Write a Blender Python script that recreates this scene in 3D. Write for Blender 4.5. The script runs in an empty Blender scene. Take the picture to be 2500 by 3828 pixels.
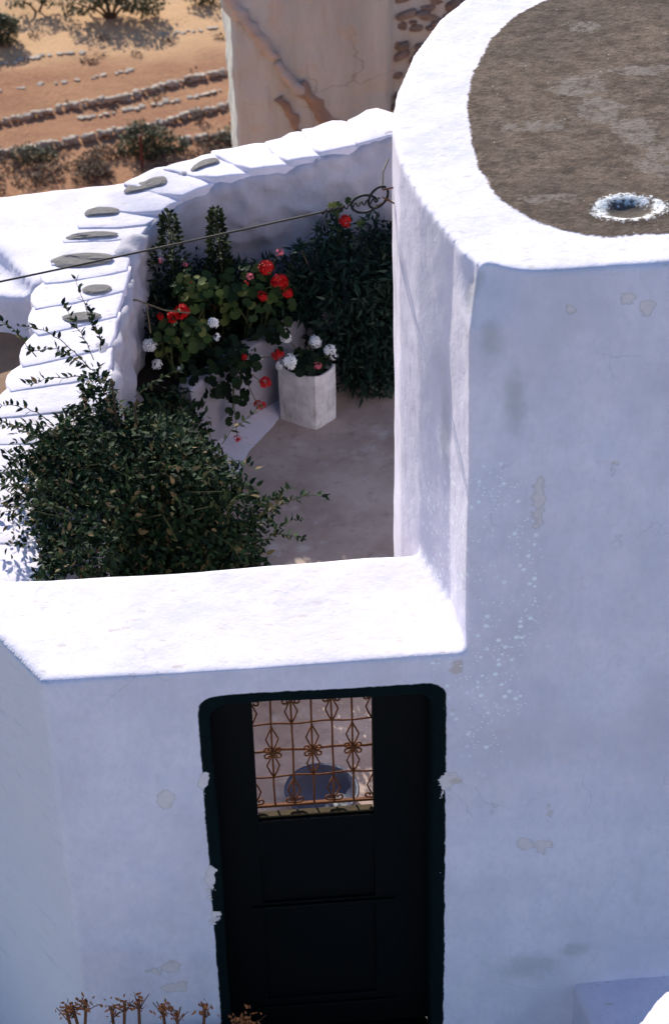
import bpy, bmesh, math, random
import numpy as np
from mathutils import Vector, Matrix, noise
random.seed(7); rng = np.random.default_rng(7)
S = bpy.context.scene; COL = S.collection
R = math.radians

# ---------------------------------------------------------------- camera, sky, sun, exposure
CAM = Vector((-.325, -6.51, 7.80)); PITCH, HEAD, ROLL = R(38.14), R(3.414), R(1.536)
fwd = Vector((math.sin(HEAD)*math.cos(PITCH), math.cos(HEAD)*math.cos(PITCH), -math.sin(PITCH)))
rt = Vector((math.cos(HEAD), -math.sin(HEAD), 0)); up = rt.cross(fwd)
cr = rt*math.cos(ROLL)-up*math.sin(ROLL); cu = rt*math.sin(ROLL)+up*math.cos(ROLL)
cd = bpy.data.cameras.new('camera'); cam = bpy.data.objects.new('camera', cd); COL.objects.link(cam)
M4 = Matrix((cr, cu, -fwd)).transposed().to_4x4(); M4.translation = CAM; cam.matrix_world = M4
cd.sensor_fit = 'VERTICAL'; cd.sensor_height = 36; cd.sensor_width = 23.5; cd.lens = 85.11
cd.clip_start = .1; cd.clip_end = 3000
cd.dof.use_dof = True; cd.dof.focus_distance = 10.2; cd.dof.aperture_fstop = 6.3
S.camera = cam
SUN_EL, SUN_AZ = R(28.5), R(-16.5)          # from behind the house, a little to the left
w = bpy.data.worlds.new('World'); S.world = w; w.use_nodes = True
nt = w.node_tree; nt.nodes.clear()
sk = nt.nodes.new('ShaderNodeTexSky'); sk.sky_type = 'NISHITA'; sk.sun_disc = False
sk.sun_elevation = SUN_EL; sk.sun_rotation = SUN_AZ; sk.air_density = 1.0; sk.dust_density = .1; sk.ozone_density = 4.5
bg = nt.nodes.new('ShaderNodeBackground'); bg.inputs[1].default_value = .118
wo = nt.nodes.new('ShaderNodeOutputWorld'); nt.links.new(sk.outputs[0], bg.inputs[0]); nt.links.new(bg.outputs[0], wo.inputs[0])
sl = bpy.data.lights.new('sun', 'SUN'); sl.energy = 5.0; sl.angle = R(.53); sl.color = (1, .955, .84)
so = bpy.data.objects.new('sun', sl); COL.objects.link(so)
sd = Vector((math.sin(SUN_AZ)*math.cos(SUN_EL), math.cos(SUN_AZ)*math.cos(SUN_EL), math.sin(SUN_EL)))
so.rotation_euler = sd.to_track_quat('Z', 'Y').to_euler(); so.location = (0, 0, 30)
vs = S.view_settings; vs.view_transform = 'Standard'; vs.look = 'None'; vs.gamma = 1; vs.exposure = 0.56
S.render.engine = 'CYCLES'

# ---------------------------------------------------------------- helpers
def tag(o, label=None, cat=None, group=None, kind=None):
    kind = kind or ('thing' if cat else None)
    for k, v in (('label', label), ('category', cat), ('group', group), ('kind', kind)):
        if v: o[k] = v
    return o
def link(name, me, mat=None, parent=None):
    o = bpy.data.objects.new(name, me); COL.objects.link(o)
    if mat and me and not len(me.materials): me.materials.append(mat)
    if parent: o.parent = parent
    return o
def empty(name, loc=(0, 0, 0)):
    o = bpy.data.objects.new(name, None); COL.objects.link(o); o.location = loc; o.empty_display_size = .1
    return o
def kid(name, me, mat, root):           # mesh in world coordinates under an empty
    o = link(name, me, mat, root); o.matrix_parent_inverse = Matrix.Translation(-root.location); return o
def mesh(name, v, f, smooth=False):
    me = bpy.data.meshes.new(name); me.from_pydata([tuple(p) for p in v], [], [tuple(q) for q in f]); me.update()
    if smooth: me.polygons.foreach_set('use_smooth', [True]*len(me.polygons))
    return me
def bm_mesh(bm, name, smooth=False):
    bmesh.ops.recalc_face_normals(bm, faces=bm.faces)
    me = bpy.data.meshes.new(name); bm.to_mesh(me); bm.free()
    if smooth: me.polygons.foreach_set('use_smooth', [True]*len(me.polygons))
    return me
def prism(bm, pts, z0, z1):             # plan polygon pts -> solid; z may be lists per point
    n = len(pts); a = z0 if hasattr(z0, '__len__') else [z0]*n; b = z1 if hasattr(z1, '__len__') else [z1]*n
    lo = [bm.verts.new((p[0], p[1], a[i])) for i, p in enumerate(pts)]
    hi = [bm.verts.new((p[0], p[1], b[i])) for i, p in enumerate(pts)]
    bm.faces.new(lo[::-1]); bm.faces.new(hi)
    for i in range(n): bm.faces.new((lo[i], lo[(i+1) % n], hi[(i+1) % n], hi[i]))
def xz_prism(bm, pts, y0, y1):
    n = len(pts); lo = [bm.verts.new((p[0], y0, p[1])) for p in pts]; hi = [bm.verts.new((p[0], y1, p[1])) for p in pts]
    bm.faces.new(lo); bm.faces.new(hi[::-1])
    for i in range(n): bm.faces.new((lo[i], hi[i], hi[(i+1) % n], lo[(i+1) % n]))
def box(bm, x0, x1, y0, y1, z0, z1): prism(bm, [(x0, y0), (x1, y0), (x1, y1), (x0, y1)], z0, z1)
def tube(bm, pts, r, n=6, cap=True):
    pts = [Vector(p) for p in pts]; rings = []; rs = r if hasattr(r, '__len__') else [r]*len(pts)
    ref = Vector((.13, .31, .94))
    for i, p in enumerate(pts):
        t = (pts[min(i+1, len(pts)-1)]-pts[max(i-1, 0)]).normalized()
        a = t.cross(ref)
        if a.length < .1: a = t.cross(Vector((1, 0, 0)))
        a.normalize(); b = t.cross(a)
        rings.append([bm.verts.new(p+(a*math.cos(2*math.pi*k/n)+b*math.sin(2*math.pi*k/n))*rs[i]) for k in range(n)])
    for i in range(len(rings)-1):
        for k in range(n): bm.faces.new((rings[i][k], rings[i][(k+1) % n], rings[i+1][(k+1) % n], rings[i+1][k]))
    if cap: bm.faces.new(rings[0][::-1]); bm.faces.new(rings[-1])
def nz(p, s, o=0): return noise.noise(Vector((p[0]*s+o, p[1]*s-o, p[2]*s+2*o)))
def remesh(bm, voxel, smooth=5, disp=()):
    """solid whitewashed masonry: union of the solids, softened edges, hand-laid unevenness"""
    me = bm_mesh(bm, 'tmp'); o = link('tmp', me)
    m = o.modifiers.new('r', 'REMESH'); m.mode = 'VOXEL'; m.voxel_size = voxel
    if smooth: s = o.modifiers.new('s', 'SMOOTH'); s.factor = .5; s.iterations = smooth
    dg = bpy.context.evaluated_depsgraph_get(); dg.update()
    out = bpy.data.meshes.new_from_object(o.evaluated_get(dg))
    bpy.data.objects.remove(o); bpy.data.meshes.remove(me)
    n = len(out.vertices); co = np.empty(n*3); out.vertices.foreach_get('co', co); co = co.reshape(-1, 3)
    no = np.empty(n*3); out.vertex_normals.foreach_get('vector', no); no = no.reshape(-1, 3)
    for sc, am, off in disp:
        d = np.fromiter((nz(p, sc, off) for p in co), float, n); co = co+no*(d*am)[:, None]
    out.vertices.foreach_set('co', co.ravel()); out.update()
    out.polygons.foreach_set('use_smooth', [True]*len(out.polygons))
    return out, co, no
def attr(me, name, vals):
    a = me.attributes.new(name, 'FLOAT', 'POINT'); a.data.foreach_set('value', np.asarray(vals, dtype=np.float32))
def sub_mesh(me, mask, name):           # faces under mask as a mesh of their own, attributes kept
    bm = bmesh.new(); bm.from_mesh(me); bm.faces.ensure_lookup_table()
    bmesh.ops.delete(bm, geom=[f for f, k in zip(bm.faces, mask) if not k], context='FACES')
    m = bpy.data.meshes.new(name); bm.to_mesh(m); bm.free()
    for mt in me.materials: m.materials.append(mt)
    return m
def poly_sd(P, poly):                   # signed distance (negative inside) of points to a polygon
    P = np.asarray(P); poly = np.asarray(poly); d = np.full(len(P), 1e9); ins = np.zeros(len(P), bool)
    for i in range(len(poly)):
        a, b = poly[i], poly[(i+1) % len(poly)]; e = b-a; v = P-a
        t = np.clip((v@e)/(e@e), 0, 1); d = np.minimum(d, np.linalg.norm(v-t[:, None]*e, axis=1))
        c = ((a[1] > P[:, 1]) != (b[1] > P[:, 1])); xi = a[0]+(P[:, 1]-a[1])*(b[0]-a[0])/(b[1]-a[1]+1e-12)
        ins ^= c & (P[:, 0] < xi)
    return np.where(ins, -d, d)

# ---------------------------------------------------------------- materials
class NT:
    def __init__(s, name, rough=.9, spec=.2):
        s.m = bpy.data.materials.new(name); s.m.use_nodes = True; s.t = s.m.node_tree; s.n = s.t.nodes
        s.b = s.n['Principled BSDF']; s.b.inputs['Roughness'].default_value = rough; s.b.inputs['Specular IOR Level'].default_value = spec
        s.geo = None
    def l(s, a, b): s.t.links.new(a, b)
    def pos(s):
        if not s.geo: s.geo = s.n.new('ShaderNodeNewGeometry')
        return s.geo.outputs['Position']
    def noise(s, scale, detail=3, rough=.55, stretch=None, dist=0, vec=None):
        x = s.n.new('ShaderNodeTexNoise'); x.inputs['Scale'].default_value = scale; x.inputs['Detail'].default_value = detail
        x.inputs['Roughness'].default_value = rough; x.inputs['Distortion'].default_value = dist
        v = vec or s.pos()
        if stretch:
            mp = s.n.new('ShaderNodeMapping'); mp.inputs['Scale'].default_value = stretch[:3]
            if len(stretch) > 3: mp.inputs['Rotation'].default_value = stretch[3]
            s.l(v, mp.inputs[0]); v = mp.outputs[0]
        s.l(v, x.inputs['Vector']); return x.outputs['Fac']
    def voro(s, scale, feat='F1'):
        x = s.n.new('ShaderNodeTexVoronoi'); x.feature = feat; x.inputs['Scale'].default_value = scale
        s.l(s.pos(), x.inputs['Vector']); return x.outputs['Distance']
    def attr(s, name):
        x = s.n.new('ShaderNodeAttribute'); x.attribute_name = name; return x.outputs['Fac']
    def math(s, op, a, b=0., clamp=False):
        x = s.n.new('ShaderNodeMath'); x.operation = op; x.use_clamp = clamp
        for i, v in enumerate((a, b)):
            if isinstance(v, (int, float)): x.inputs[i].default_value = v
            else: s.l(v, x.inputs[i])
        return x.outputs[0]
    def step(s, v, a, b):               # 0 at a, 1 at b
        x = s.n.new('ShaderNodeMapRange'); x.interpolation_type = 'SMOOTHSTEP'; s.l(v, x.inputs[0])
        x.inputs[1].default_value = a; x.inputs[2].default_value = b
        return x.outputs[0]
    def mix(s, f, a, b):
        x = s.n.new('ShaderNodeMix'); x.data_type = 'RGBA'
        for i, v in ((0, f), (6, a), (7, b)):
            if isinstance(v, (int, float)): x.inputs[i].default_value = v
            elif isinstance(v, tuple): x.inputs[i].default_value = (*v, 1)
            else: s.l(v, x.inputs[i])
        return x.outputs[2]
    def bump(s, h, strength=.5, dist=.01, prev=None):
        x = s.n.new('ShaderNodeBump'); x.inputs['Strength'].default_value = strength; x.inputs['Distance'].default_value = dist
        s.l(h, x.inputs['Height'])
        if prev is not None: s.l(prev, x.inputs['Normal'])
        return x.outputs[0]
    def done(s, col, nrm=None):
        if isinstance(col, tuple): s.b.inputs['Base Color'].default_value = (*col, 1)
        else: s.l(col, s.b.inputs['Base Color'])
        if nrm is not None: s.l(nrm, s.b.inputs['Normal'])
        return s.m
def plain(name, c, rough=.8, var=.25, scale=30, spec=.2, bump=0):
    t = NT(name, rough, spec); f = t.noise(scale, 4)
    col = t.mix(f, tuple(x*(1-var) for x in c), tuple(min(1, x*(1+var)) for x in c))
    return t.done(col, t.bump(f, bump, .01) if bump else None)
WHITE = (.85, .78, .865)
def whitewash(name, attrs=False, rough_amt=.35, stain=.55, scratch=0., tone=1.):
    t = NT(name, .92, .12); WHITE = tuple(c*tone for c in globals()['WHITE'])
    col = t.mix(t.step(t.noise(1.7, 5, .6), .38, .72), WHITE, tuple(c*(.86-.06*stain) for c in WHITE))
    col = t.mix(t.math('MULTIPLY', t.step(t.noise(3.2, 6, .62, (1.6, 1.6, .45)), .52, .8), .45*stain), col, (.56, .57, .62))
    col = t.mix(t.math('MULTIPLY', t.step(t.noise(9, 5, .7, (1, 1, .3)), .58, .78), .35*stain), col, (.60, .58, .57))
    col = t.mix(t.math('MULTIPLY', t.step(t.noise(7, 7, .72, (1, 1, .7)), .35, .68), .38), col, tuple(c*f for c, f in zip(WHITE, (.74, .78, .86))))
    col = t.mix(t.math('MULTIPLY', t.step(t.noise(38, 5, .7, (1, 1, .55)), .42, .72), .30), col, tuple(c*.72 for c in WHITE))
    col = t.mix(t.math('MULTIPLY', t.step(t.noise(2.6, 4, .6, (1.2, 1.2, .8)), .55, .75), .35), col, tuple(min(.92, c*f) for c, f in zip(WHITE, (1.06, 1.05, 1.0))))
    wv = t.n.new('ShaderNodeTexNoise'); wv.inputs['Scale'].default_value = 4; wv.inputs['Detail'].default_value = 5; t.l(t.pos(), wv.inputs['Vector'])
    wa = t.n.new('ShaderNodeVectorMath'); wa.operation = 'MULTIPLY_ADD'; t.l(wv.outputs['Color'], wa.inputs[0]); wa.inputs[1].default_value = (.35, .35, .35); t.l(t.pos(), wa.inputs[2])
    vc = t.n.new('ShaderNodeTexVoronoi'); vc.feature = 'DISTANCE_TO_EDGE'; vc.inputs['Scale'].default_value = 2.6; t.l(wa.outputs[0], vc.inputs['Vector'])
    crk = t.math('MULTIPLY', t.step(vc.outputs['Distance'], .010, .002), t.step(t.noise(2.1, 3), .54, .64))
    col = t.mix(t.math('MULTIPLY', crk, .45), col, (.50, .48, .50))
    # specks and flakes
    fl = t.math('MULTIPLY', t.step(t.noise(26, 3, .5, (.6, 1.5, 1.5)), .655, .70), .7)
    sxn = t.n.new('ShaderNodeSeparateXYZ'); t.pos(); t.l(t.geo.outputs['Normal'], sxn.inputs[0])
    fl = t.math('MULTIPLY', fl, t.math('ADD', .18, t.math('MULTIPLY', t.step(sxn.outputs[2], .5, .9), .8)))
    col = t.mix(fl, col, (.60, .50, .46))
    if scratch:
        sc = t.math('MULTIPLY', t.step(t.noise(8, 6, .75, (.4, .4, 3.2, (0, .9, 0))), .58, .72), scratch)
        col = t.mix(sc, col, (.45, .45, .49))
    h = t.math('ADD', t.math('MULTIPLY', t.noise(14, 6, .6), .6), t.math('MULTIPLY', t.noise(90, 3, .6, (1, 1, .5)), .12))
    if attrs:
        jag = t.math('SUBTRACT', t.noise(55, 4, .65), .5); jag2 = t.math('SUBTRACT', t.noise(14, 3, .6), .5)
        # peeled patches
        pe = t.math('ADD', t.attr('peel'), t.math('ADD', t.math('MULTIPLY', jag2, .10), t.math('MULTIPLY', jag, .015)))
        pm = t.step(pe, .004, -.002)
        col = t.mix(t.math('MULTIPLY', pm, .62), col, t.mix(t.noise(30, 3), (.72, .60, .56), (.86, .75, .70)))
        rim = t.math('MULTIPLY', t.step(t.math('ABSOLUTE', pe), .006, .001), .30); col = t.mix(rim, col, (.45, .42, .42))
        h = t.math('SUBTRACT', h, t.math('MULTIPLY', pm, .25))
        # soft stains with a place of their own
        st = t.step(t.math('ADD', t.attr('stain'), t.math('MULTIPLY', jag2, 1.2)), 1.15, .2)
        col = t.mix(t.math('MULTIPLY', st, .42), col, (.36, .37, .36))
        # rusty chips
        ch = t.step(t.math('ADD', t.attr('rust'), t.math('ADD', t.math('MULTIPLY', jag2, 2.4), t.math('MULTIPLY', jag, 1.6))), 1.0, .5)
        col = t.mix(t.math('MULTIPLY', ch, .6), col, (.58, .45, .37))
        # lime splashes beside the corner
        v = t.voro(24); v2 = t.voro(60)
        dr = t.math('MAXIMUM', t.math('MULTIPLY', t.step(v, .25, .20), t.step(t.noise(7, 1), .44, .48)), t.math('MULTIPLY', t.step(v2, .24, .18), t.step(t.noise(9.3, 1), .47, .51)))
        col = t.mix(t.math('MULTIPLY', dr, t.step(t.attr('splash'), .1, .4)), col, (.95, .95, .97))
        # door surround, brushed on
        pa = t.math('ADD', t.attr('paint'), t.math('ADD', t.math('MULTIPLY', jag, .008), t.math('MULTIPLY', jag2, .014)))
        pk = t.math('MULTIPLY', t.step(pa, .003, -.003), t.math('SUBTRACT', 1, t.step(t.noise(24, 3, .6, None), .735, .75)))
        pk = t.math('MULTIPLY', pk, t.math('SUBTRACT', 1, t.step(pe, .002, -.002)))
        col = t.mix(pk, col, t.mix(t.noise(12), (.0007, .004, .006), (.0012, .010, .011)))
        # bare cement in the middle of the roof
        ro = t.math('ADD', t.attr('roof'), t.math('ADD', t.math('MULTIPLY', jag, .024), t.math('MULTIPLY', jag2, .03)))
        rm = t.step(ro, .006, -.006)
        c1 = t.mix(t.step(t.noise(11, 8, .78, (1, 1.35, 1)), .38, .62), (.108, .072, .054), (.205, .147, .115))
        c1 = t.mix(t.math('MULTIPLY', t.step(t.noise(22, 5, .7, (.9, 1.3, 1, (0, 0, .35))), .48, .66), .6), c1, (.045, .036, .030))
        c1 = t.mix(t.math('MULTIPLY', t.step(t.noise(2.4, 5, .65), .45, .65), .35), c1, (.060, .045, .038))
        c1 = t.mix(t.math('MULTIPLY', t.step(t.noise(120, 3, .7), .45, .7), .5), c1, (.045, .034, .026))
        pl = t.step(t.math('ADD', t.attr('lichen'), t.math('ADD', t.math('MULTIPLY', jag2, 2.2), t.math('MULTIPLY', jag, .9))), 1.1, .75)
        c1 = t.mix(t.math('MULTIPLY', t.math('MULTIPLY', pl, t.step(t.noise(30, 5, .75), .38, .55)), .7), c1, (.25, .205, .18))
        c1 = t.mix(t.step(t.voro(17), .055, .035), c1, (.5, .47, .42))
        rh = t.math('ADD', t.attr('hole'), t.math('ADD', t.math('MULTIPLY', jag, .9), t.math('MULTIPLY', jag2, .6)))
        c1 = t.mix(t.math('MULTIPLY', t.step(rh, 1.10, .95), t.math('MULTIPLY', t.step(rh, .45, .80), t.step(t.noise(45, 4, .7), .36, .52))), c1, (.80, .78, .78)); c1 = t.mix(t.step(rh, .66, .50), c1, (.12, .095, .082))
        col = t.mix(rm, col, c1)
        h = t.math('ADD', h, t.math('MULTIPLY', rm, t.math('MULTIPLY', t.noise(60, 4, .7, (.9, 1.2, 1)), .8)))
    if attrs:                          # roughly trowelled end of the gate wall, whitened as if better lit
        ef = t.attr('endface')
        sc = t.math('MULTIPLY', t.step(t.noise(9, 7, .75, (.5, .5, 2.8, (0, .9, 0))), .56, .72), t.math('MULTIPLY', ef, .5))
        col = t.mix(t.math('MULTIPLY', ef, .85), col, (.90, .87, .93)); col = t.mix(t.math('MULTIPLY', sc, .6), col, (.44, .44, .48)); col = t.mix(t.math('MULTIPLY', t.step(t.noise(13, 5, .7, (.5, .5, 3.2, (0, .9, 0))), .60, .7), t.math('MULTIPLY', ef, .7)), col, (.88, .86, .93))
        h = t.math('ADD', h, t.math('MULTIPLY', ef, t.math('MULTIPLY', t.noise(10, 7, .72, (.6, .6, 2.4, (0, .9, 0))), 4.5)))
    n = t.bump(h, rough_amt, .012)
    if scratch: n = t.bump(t.noise(11, 6, .7, (.5, .5, 2.6, (0, .9, 0))), scratch, .02, n)
    return t.done(col, n)
def leaf_mat(name, stops, rough=.55, trans=.12, spec=.35):
    t = NT(name, rough, spec); r = t.n.new('ShaderNodeValToRGB'); cr_ = r.color_ramp
    while len(cr_.elements) < len(stops): cr_.elements.new(.5)
    for e, (p, c) in zip(cr_.elements, stops): e.position = p; e.color = (*c, 1)
    a = t.n.new('ShaderNodeAttribute'); a.attribute_name = 'tint'
    oi = t.n.new('ShaderNodeObjectInfo')
    t.l(t.math('FRACT', t.math('ADD', a.outputs['Fac'], oi.outputs['Random'])), r.inputs[0])
    t.l(r.outputs[0], t.b.inputs['Base Color'])
    if trans:
        tr = t.n.new('ShaderNodeBsdfTranslucent'); mx = t.n.new('ShaderNodeMixShader'); mx.inputs[0].default_value = trans
        t.l(r.outputs[0], tr.inputs[0]); t.l(t.b.outputs[0], mx.inputs[1]); t.l(tr.outputs[0], mx.inputs[2])
        t.l(mx.outputs[0], t.n['Material Output'].inputs[0])
    return t.m
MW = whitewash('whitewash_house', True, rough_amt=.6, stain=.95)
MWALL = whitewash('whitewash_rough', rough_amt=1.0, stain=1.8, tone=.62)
MSLAB = whitewash('whitewash_slab', rough_amt=.6, stain=.35)
MCEM = plain('bare_cement', (.205, .185, .178), .95, .3, 40, bump=.4)
MTER = whitewash('whitewash_terrace', rough_amt=.25, stain=.1)
MDOOR = plain('door_paint', (.0012, .0020, .0024), .55, .4, 25, .12)
MRUST = plain('rusty_iron', (.16, .050, .014), .7, .5, 60, bump=.3)
MSILL = plain('worn_yellow_wood', (.055, .035, .014), .8, .5, 35, bump=.3)
MWIRE = plain('old_wire', (.04, .032, .027), .6, .4, 80)
MROPE = plain('black_rubber', (.012, .012, .012), .6, .3, 50)
MJAS = leaf_mat('jasmine_leaf', [(0, (.004, .011, .006)), (.4, (.009, .024, .011)), (.72, (.019, .045, .016)), (.90, (.045, .062, .022)), (.96, (.13, .10, .045)), (1, (.22, .15, .08))], .75, .10, .15)
MGER = leaf_mat('geranium_leaf', [(0, (.010, .024, .006)), (.5, (.026, .052, .011)), (.85, (.075, .10, .022)), (1, (.16, .16, .04))], .7, .12, .2)
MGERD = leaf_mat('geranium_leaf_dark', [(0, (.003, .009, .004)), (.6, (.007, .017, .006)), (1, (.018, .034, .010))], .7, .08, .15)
MSHR = leaf_mat('shrub_leaf', [(0, (.003, .010, .007)), (.6, (.007, .021, .013)), (.92, (.018, .042, .026)), (1, (.06, .085, .05))], .65, .08, .2)
MSPI = leaf_mat('spire_leaf', [(0, (.005, .011, .005)), (.6, (.012, .022, .008)), (1, (.055, .065, .016))], .7, .08, .2)
MDRY = leaf_mat('dry_leaf', [(0, (.12, .05, .02)), (.6, (.22, .10, .04)), (1, (.33, .18, .08))], .8, .1)
MRED = plain('red_petal', (.50, .005, .006), .55, .3, 60)
MPINK = plain('pink_petal', (.72, .16, .20), .6, .3, 60)
MWHT = plain('white_petal', (.82, .80, .78), .6, .1, 60)
MSTEM = plain('plant_stem', (.085, .090, .035), .8, .4, 40)
MTWIG = plain('dry_twig', (.16, .12, .07), .9, .4, 40)
MDSTEM = plain('dry_brown_stem', (.14, .055, .025), .9, .4, 40)
MDFL = plain('dry_flower', (.40, .14, .05), .9, .5, 50)
MSOIL = plain('soil', (.02, .015, .012), 1, .4, 40, bump=.5)
MOLIVE = leaf_mat('olive_leaf', [(0, (.030, .040, .018)), (.6, (.07, .082, .038)), (1, (.13, .14, .075))], .7, .1)
MSCRUB = leaf_mat('scrub_leaf', [(0, (.085, .055, .040)), (.6, (.16, .105, .072)), (1, (.25, .17, .11))], .8, .05)
MBARK = plain('bark', (.07, .05, .035), .95, .4, 20, bump=.5)
MROCK = plain('field_stone', (.44, .37, .31), .95, .35, 6, bump=.5)
MPOST = plain('rusty_post', (.12, .03, .025), .8, .3, 20)
def mk_field():
    t = NT('dry_field', 1, .05)
    c = t.mix(t.step(t.noise(.35, 6, .65, (.35, 1, 1, (0, 0, -.28))), .3, .7), (.37, .18, .115), (.52, .28, .165))
    c = t.mix(t.math('MULTIPLY', t.step(t.noise(.9, 5, .7, (.25, 1.2, 1, (0, 0, -.28))), .52, .7), .55), c, (.30, .155, .10))
    c = t.mix(t.math('MULTIPLY', t.step(t.noise(5, 5, .75), .45, .75), .5), c, (.60, .40, .21))
    c = t.mix(t.math('MULTIPLY', t.step(t.noise(14, 3, .7), .56, .7), .45), c, (.20, .12, .06))
    sx = t.n.new('ShaderNodeSeparateXYZ'); t.l(t.pos(), sx.inputs[0])
    far = t.step(t.math('ADD', sx.outputs[1], t.math('MULTIPLY', t.noise(.3, 3), 3)), 76.5, 79.5)
    c = t.mix(t.math('MULTIPLY', far, .75), c, t.mix(t.noise(4, 4), (.74, .44, .245), (.88, .60, .36)))
    return t.done(c, t.bump(t.noise(7, 6, .75), .9, .15))
MFIELD = mk_field()
def mk_floor():
    t = NT('courtyard_cement', .95, .1)
    c = t.mix(t.step(t.noise(1.6, 6, .65), .35, .68), (.32, .235, .20), (.46, .365, .325))
    c = t.mix(t.math('MULTIPLY', t.step(t.noise(5, 5, .65), .55, .7), .6), c, (.54, .47, .45))
    c = t.mix(t.math('MULTIPLY', t.step(t.noise(16, 5, .7), .52, .72), .5), c, (.16, .13, .12))
    return t.done(c, t.bump(t.noise(20, 6, .65), .4, .01))
MFLOOR = mk_floor()
def mk_tan():
    t = NT('old_plaster', .97, .1)
    c = t.mix(t.step(t.noise(1.1, 6, .65, (1.5, 1.5, .35)), .3, .7), (.47, .515, .495), (.61, .665, .65))
    c = t.mix(t.math('MULTIPLY', t.step(t.noise(4, 6, .7, (2, 2, .25)), .5, .75), .6), c, (.46, .42, .37))
    c = t.mix(t.math('MULTIPLY', t.step(t.noise(2.2, 4, .6), .56, .68), .4), c, (.62, .50, .37))
    v = t.n.new('ShaderNodeTexVoronoi'); v.feature = 'DISTANCE_TO_EDGE'; v.inputs['Scale'].default_value = .9
    nn = t.n.new('ShaderNodeTexNoise'); nn.inputs['Scale'].default_value = 3; t.l(t.pos(), nn.inputs['Vector'])
    va = t.n.new('ShaderNodeVectorMath'); va.operation = 'MULTIPLY_ADD'; t.l(nn.outputs['Color'], va.inputs[0]); va.inputs[1].default_value = (.5, .5, .5); t.l(t.pos(), va.inputs[2])
    t.l(va.outputs[0], v.inputs['Vector'])
    ck = t.math('MULTIPLY', t.step(v.outputs['Distance'], .012, .003), t.step(t.noise(.8, 2), .45, .6))
    c = t.mix(t.math('MULTIPLY', ck, .4), c, (.20, .17, .14))
    return t.done(c, t.bump(t.noise(6, 7, .65, (1.4, 1.4, .6)), .8, .05))
MTAN = mk_tan()
MTANST = plain('rubble_stone', (.25, .21, .18), .97, .7, 5, bump=.7)
MEARTH = plain('bare_earth', (.26, .17, .115), 1, .35, 9, bump=.6)
MSTREET = plain('street_cement', (.42, .40, .38), .95, .25, 3, bump=.3)
t = NT('limewashed_tin', .85, .15)
c = t.mix(t.step(t.noise(9, 6, .7), .32, .68), (.54, .495, .49), (.76, .72, .71))
c = t.mix(t.math('MULTIPLY', t.step(t.noise(18, 5, .7, (1, 1, .35)), .54, .72), .6), c, (.30, .24, .22))
MTIN = t.done(c, t.bump(t.noise(12, 5, .6), .5, .02))

# ---------------------------------------------------------------- ground: village terrace, slope, valley fields
def ground_z(x, y):
    d = min(1, max(0, (y-7.2)/50)); s = d*d*(3-2*d)
    far = max(0, (y-110))*.12+max(0, abs(x)-60)*.10
    steep = -33.87*min(1, max(0, (y-7.2)/38))**.85
    return -.95+steep-.18*min(1, max(0, (y-45)/15))+far+(.10*nz((x, y, 0), .25)+.05*nz((x, y, 0), 1.1))*min(1, max(0, (y-40)/20))
xs = sorted(set(np.round(np.concatenate([np.linspace(-400, -20, 16), np.arange(-18, 10, .45), np.linspace(11, 400, 18)]), 2)))
ys = sorted(set(np.round(np.concatenate([np.linspace(-120, 6, 14), np.linspace(7.2, 62, 30), np.arange(63, 92, .35), np.linspace(94, 900, 26)]), 2)))
gv = [(x, y, ground_z(x, y)) for y in ys for x in xs]; nx = len(xs)
gf = [(j*nx+i, j*nx+i+1, (j+1)*nx+i+1, (j+1)*nx+i) for j in range(len(ys)-1) for i in range(nx-1)]
tag(link('ground', mesh('ground', gv, gf, True), MFIELD), kind='structure')
bm = bmesh.new(); prism(bm, [(-9, -14), (-1.13, -14), (-1.13, .1), (-2.0, 1.5), (-9, 1.5)], -1.1, -.9); tag(link('lane', bm_mesh(bm, 'lane'), MSTREET), kind='structure')  # pale paving added to bounce light onto the gate wall's end
bm = bmesh.new(); prism(bm, [(-1.12, -14), (9, -14), (9, .3), (-.9, .3), (-1.12, -.1)], -1.1, -.18); tag(link('street', bm_mesh(bm, 'street'), MSTREET), kind='structure')
fl = [(-1.05, .5), (2.2, .5), (2.2, 5.0), (.6, 5.0), (-.3, 5.1), (-.85, 4.6), (-1.1, 3.2), (-1.2, 1.5)]
bm = bmesh.new(); prism(bm, fl, -1.1, 0); tag(link('courtyard_floor', bm_mesh(bm, 'courtyard_floor'), MFLOOR), kind='structure')
bd = [(-.60, 3.90), (-.41, 3.98), (-.21, 4.21), (-.09, 4.33), (.04, 4.44), (.27, 4.66)]
bo = [(-.52, 3.72), (-.22, 3.78), (-.15, 3.98), (-.01, 4.19), (.06, 4.33), (.30, 4.60)]
n = len(bd); tag(link('floor_border', mesh('floor_border', [(*p, .004) for p in bd+bo], [(i, i+1, n+i+1, n+i) for i in range(n-1)]), MSLAB), kind='structure')

# ---------------------------------------------------------------- house with the round flat roof and the gate wall beside it
bm = bmesh.new()
r0, hw, ht = .06, .405, 1.80
arc = [(hw-r0+r0*math.cos(a), ht-r0+r0*math.sin(a)) for a in np.linspace(0, math.pi/2, 5)]
opening = [(hw, -.3)]+arc+[(-x, z) for x, z in arc[::-1]]+[(-hw, -.3)]
xz_prism(bm, [(.70, -.3), (.70, 1.99), (-.985, 1.99), (-.985, -.3)]+opening[::-1], 0, .59)
prism(bm, [(-.97, .0), (-.97, .59), (-1.17, .595), (-1.45, 1.02), (-1.635, 1.02), (-.995, .002)], -1.05, 1.99)
plan = [(.53, 0), (.50, .30), (.42, .60), (.375, .86), (.37, 1.09), (.41, 1.36), (.50, 1.65), (.63, 1.92), (.78, 2.10), (1.0, 2.27), (1.35, 2.38), (2.5, 2.4), (2.5, 0)]
prism(bm, plan, -1.05, 3.54)
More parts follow.
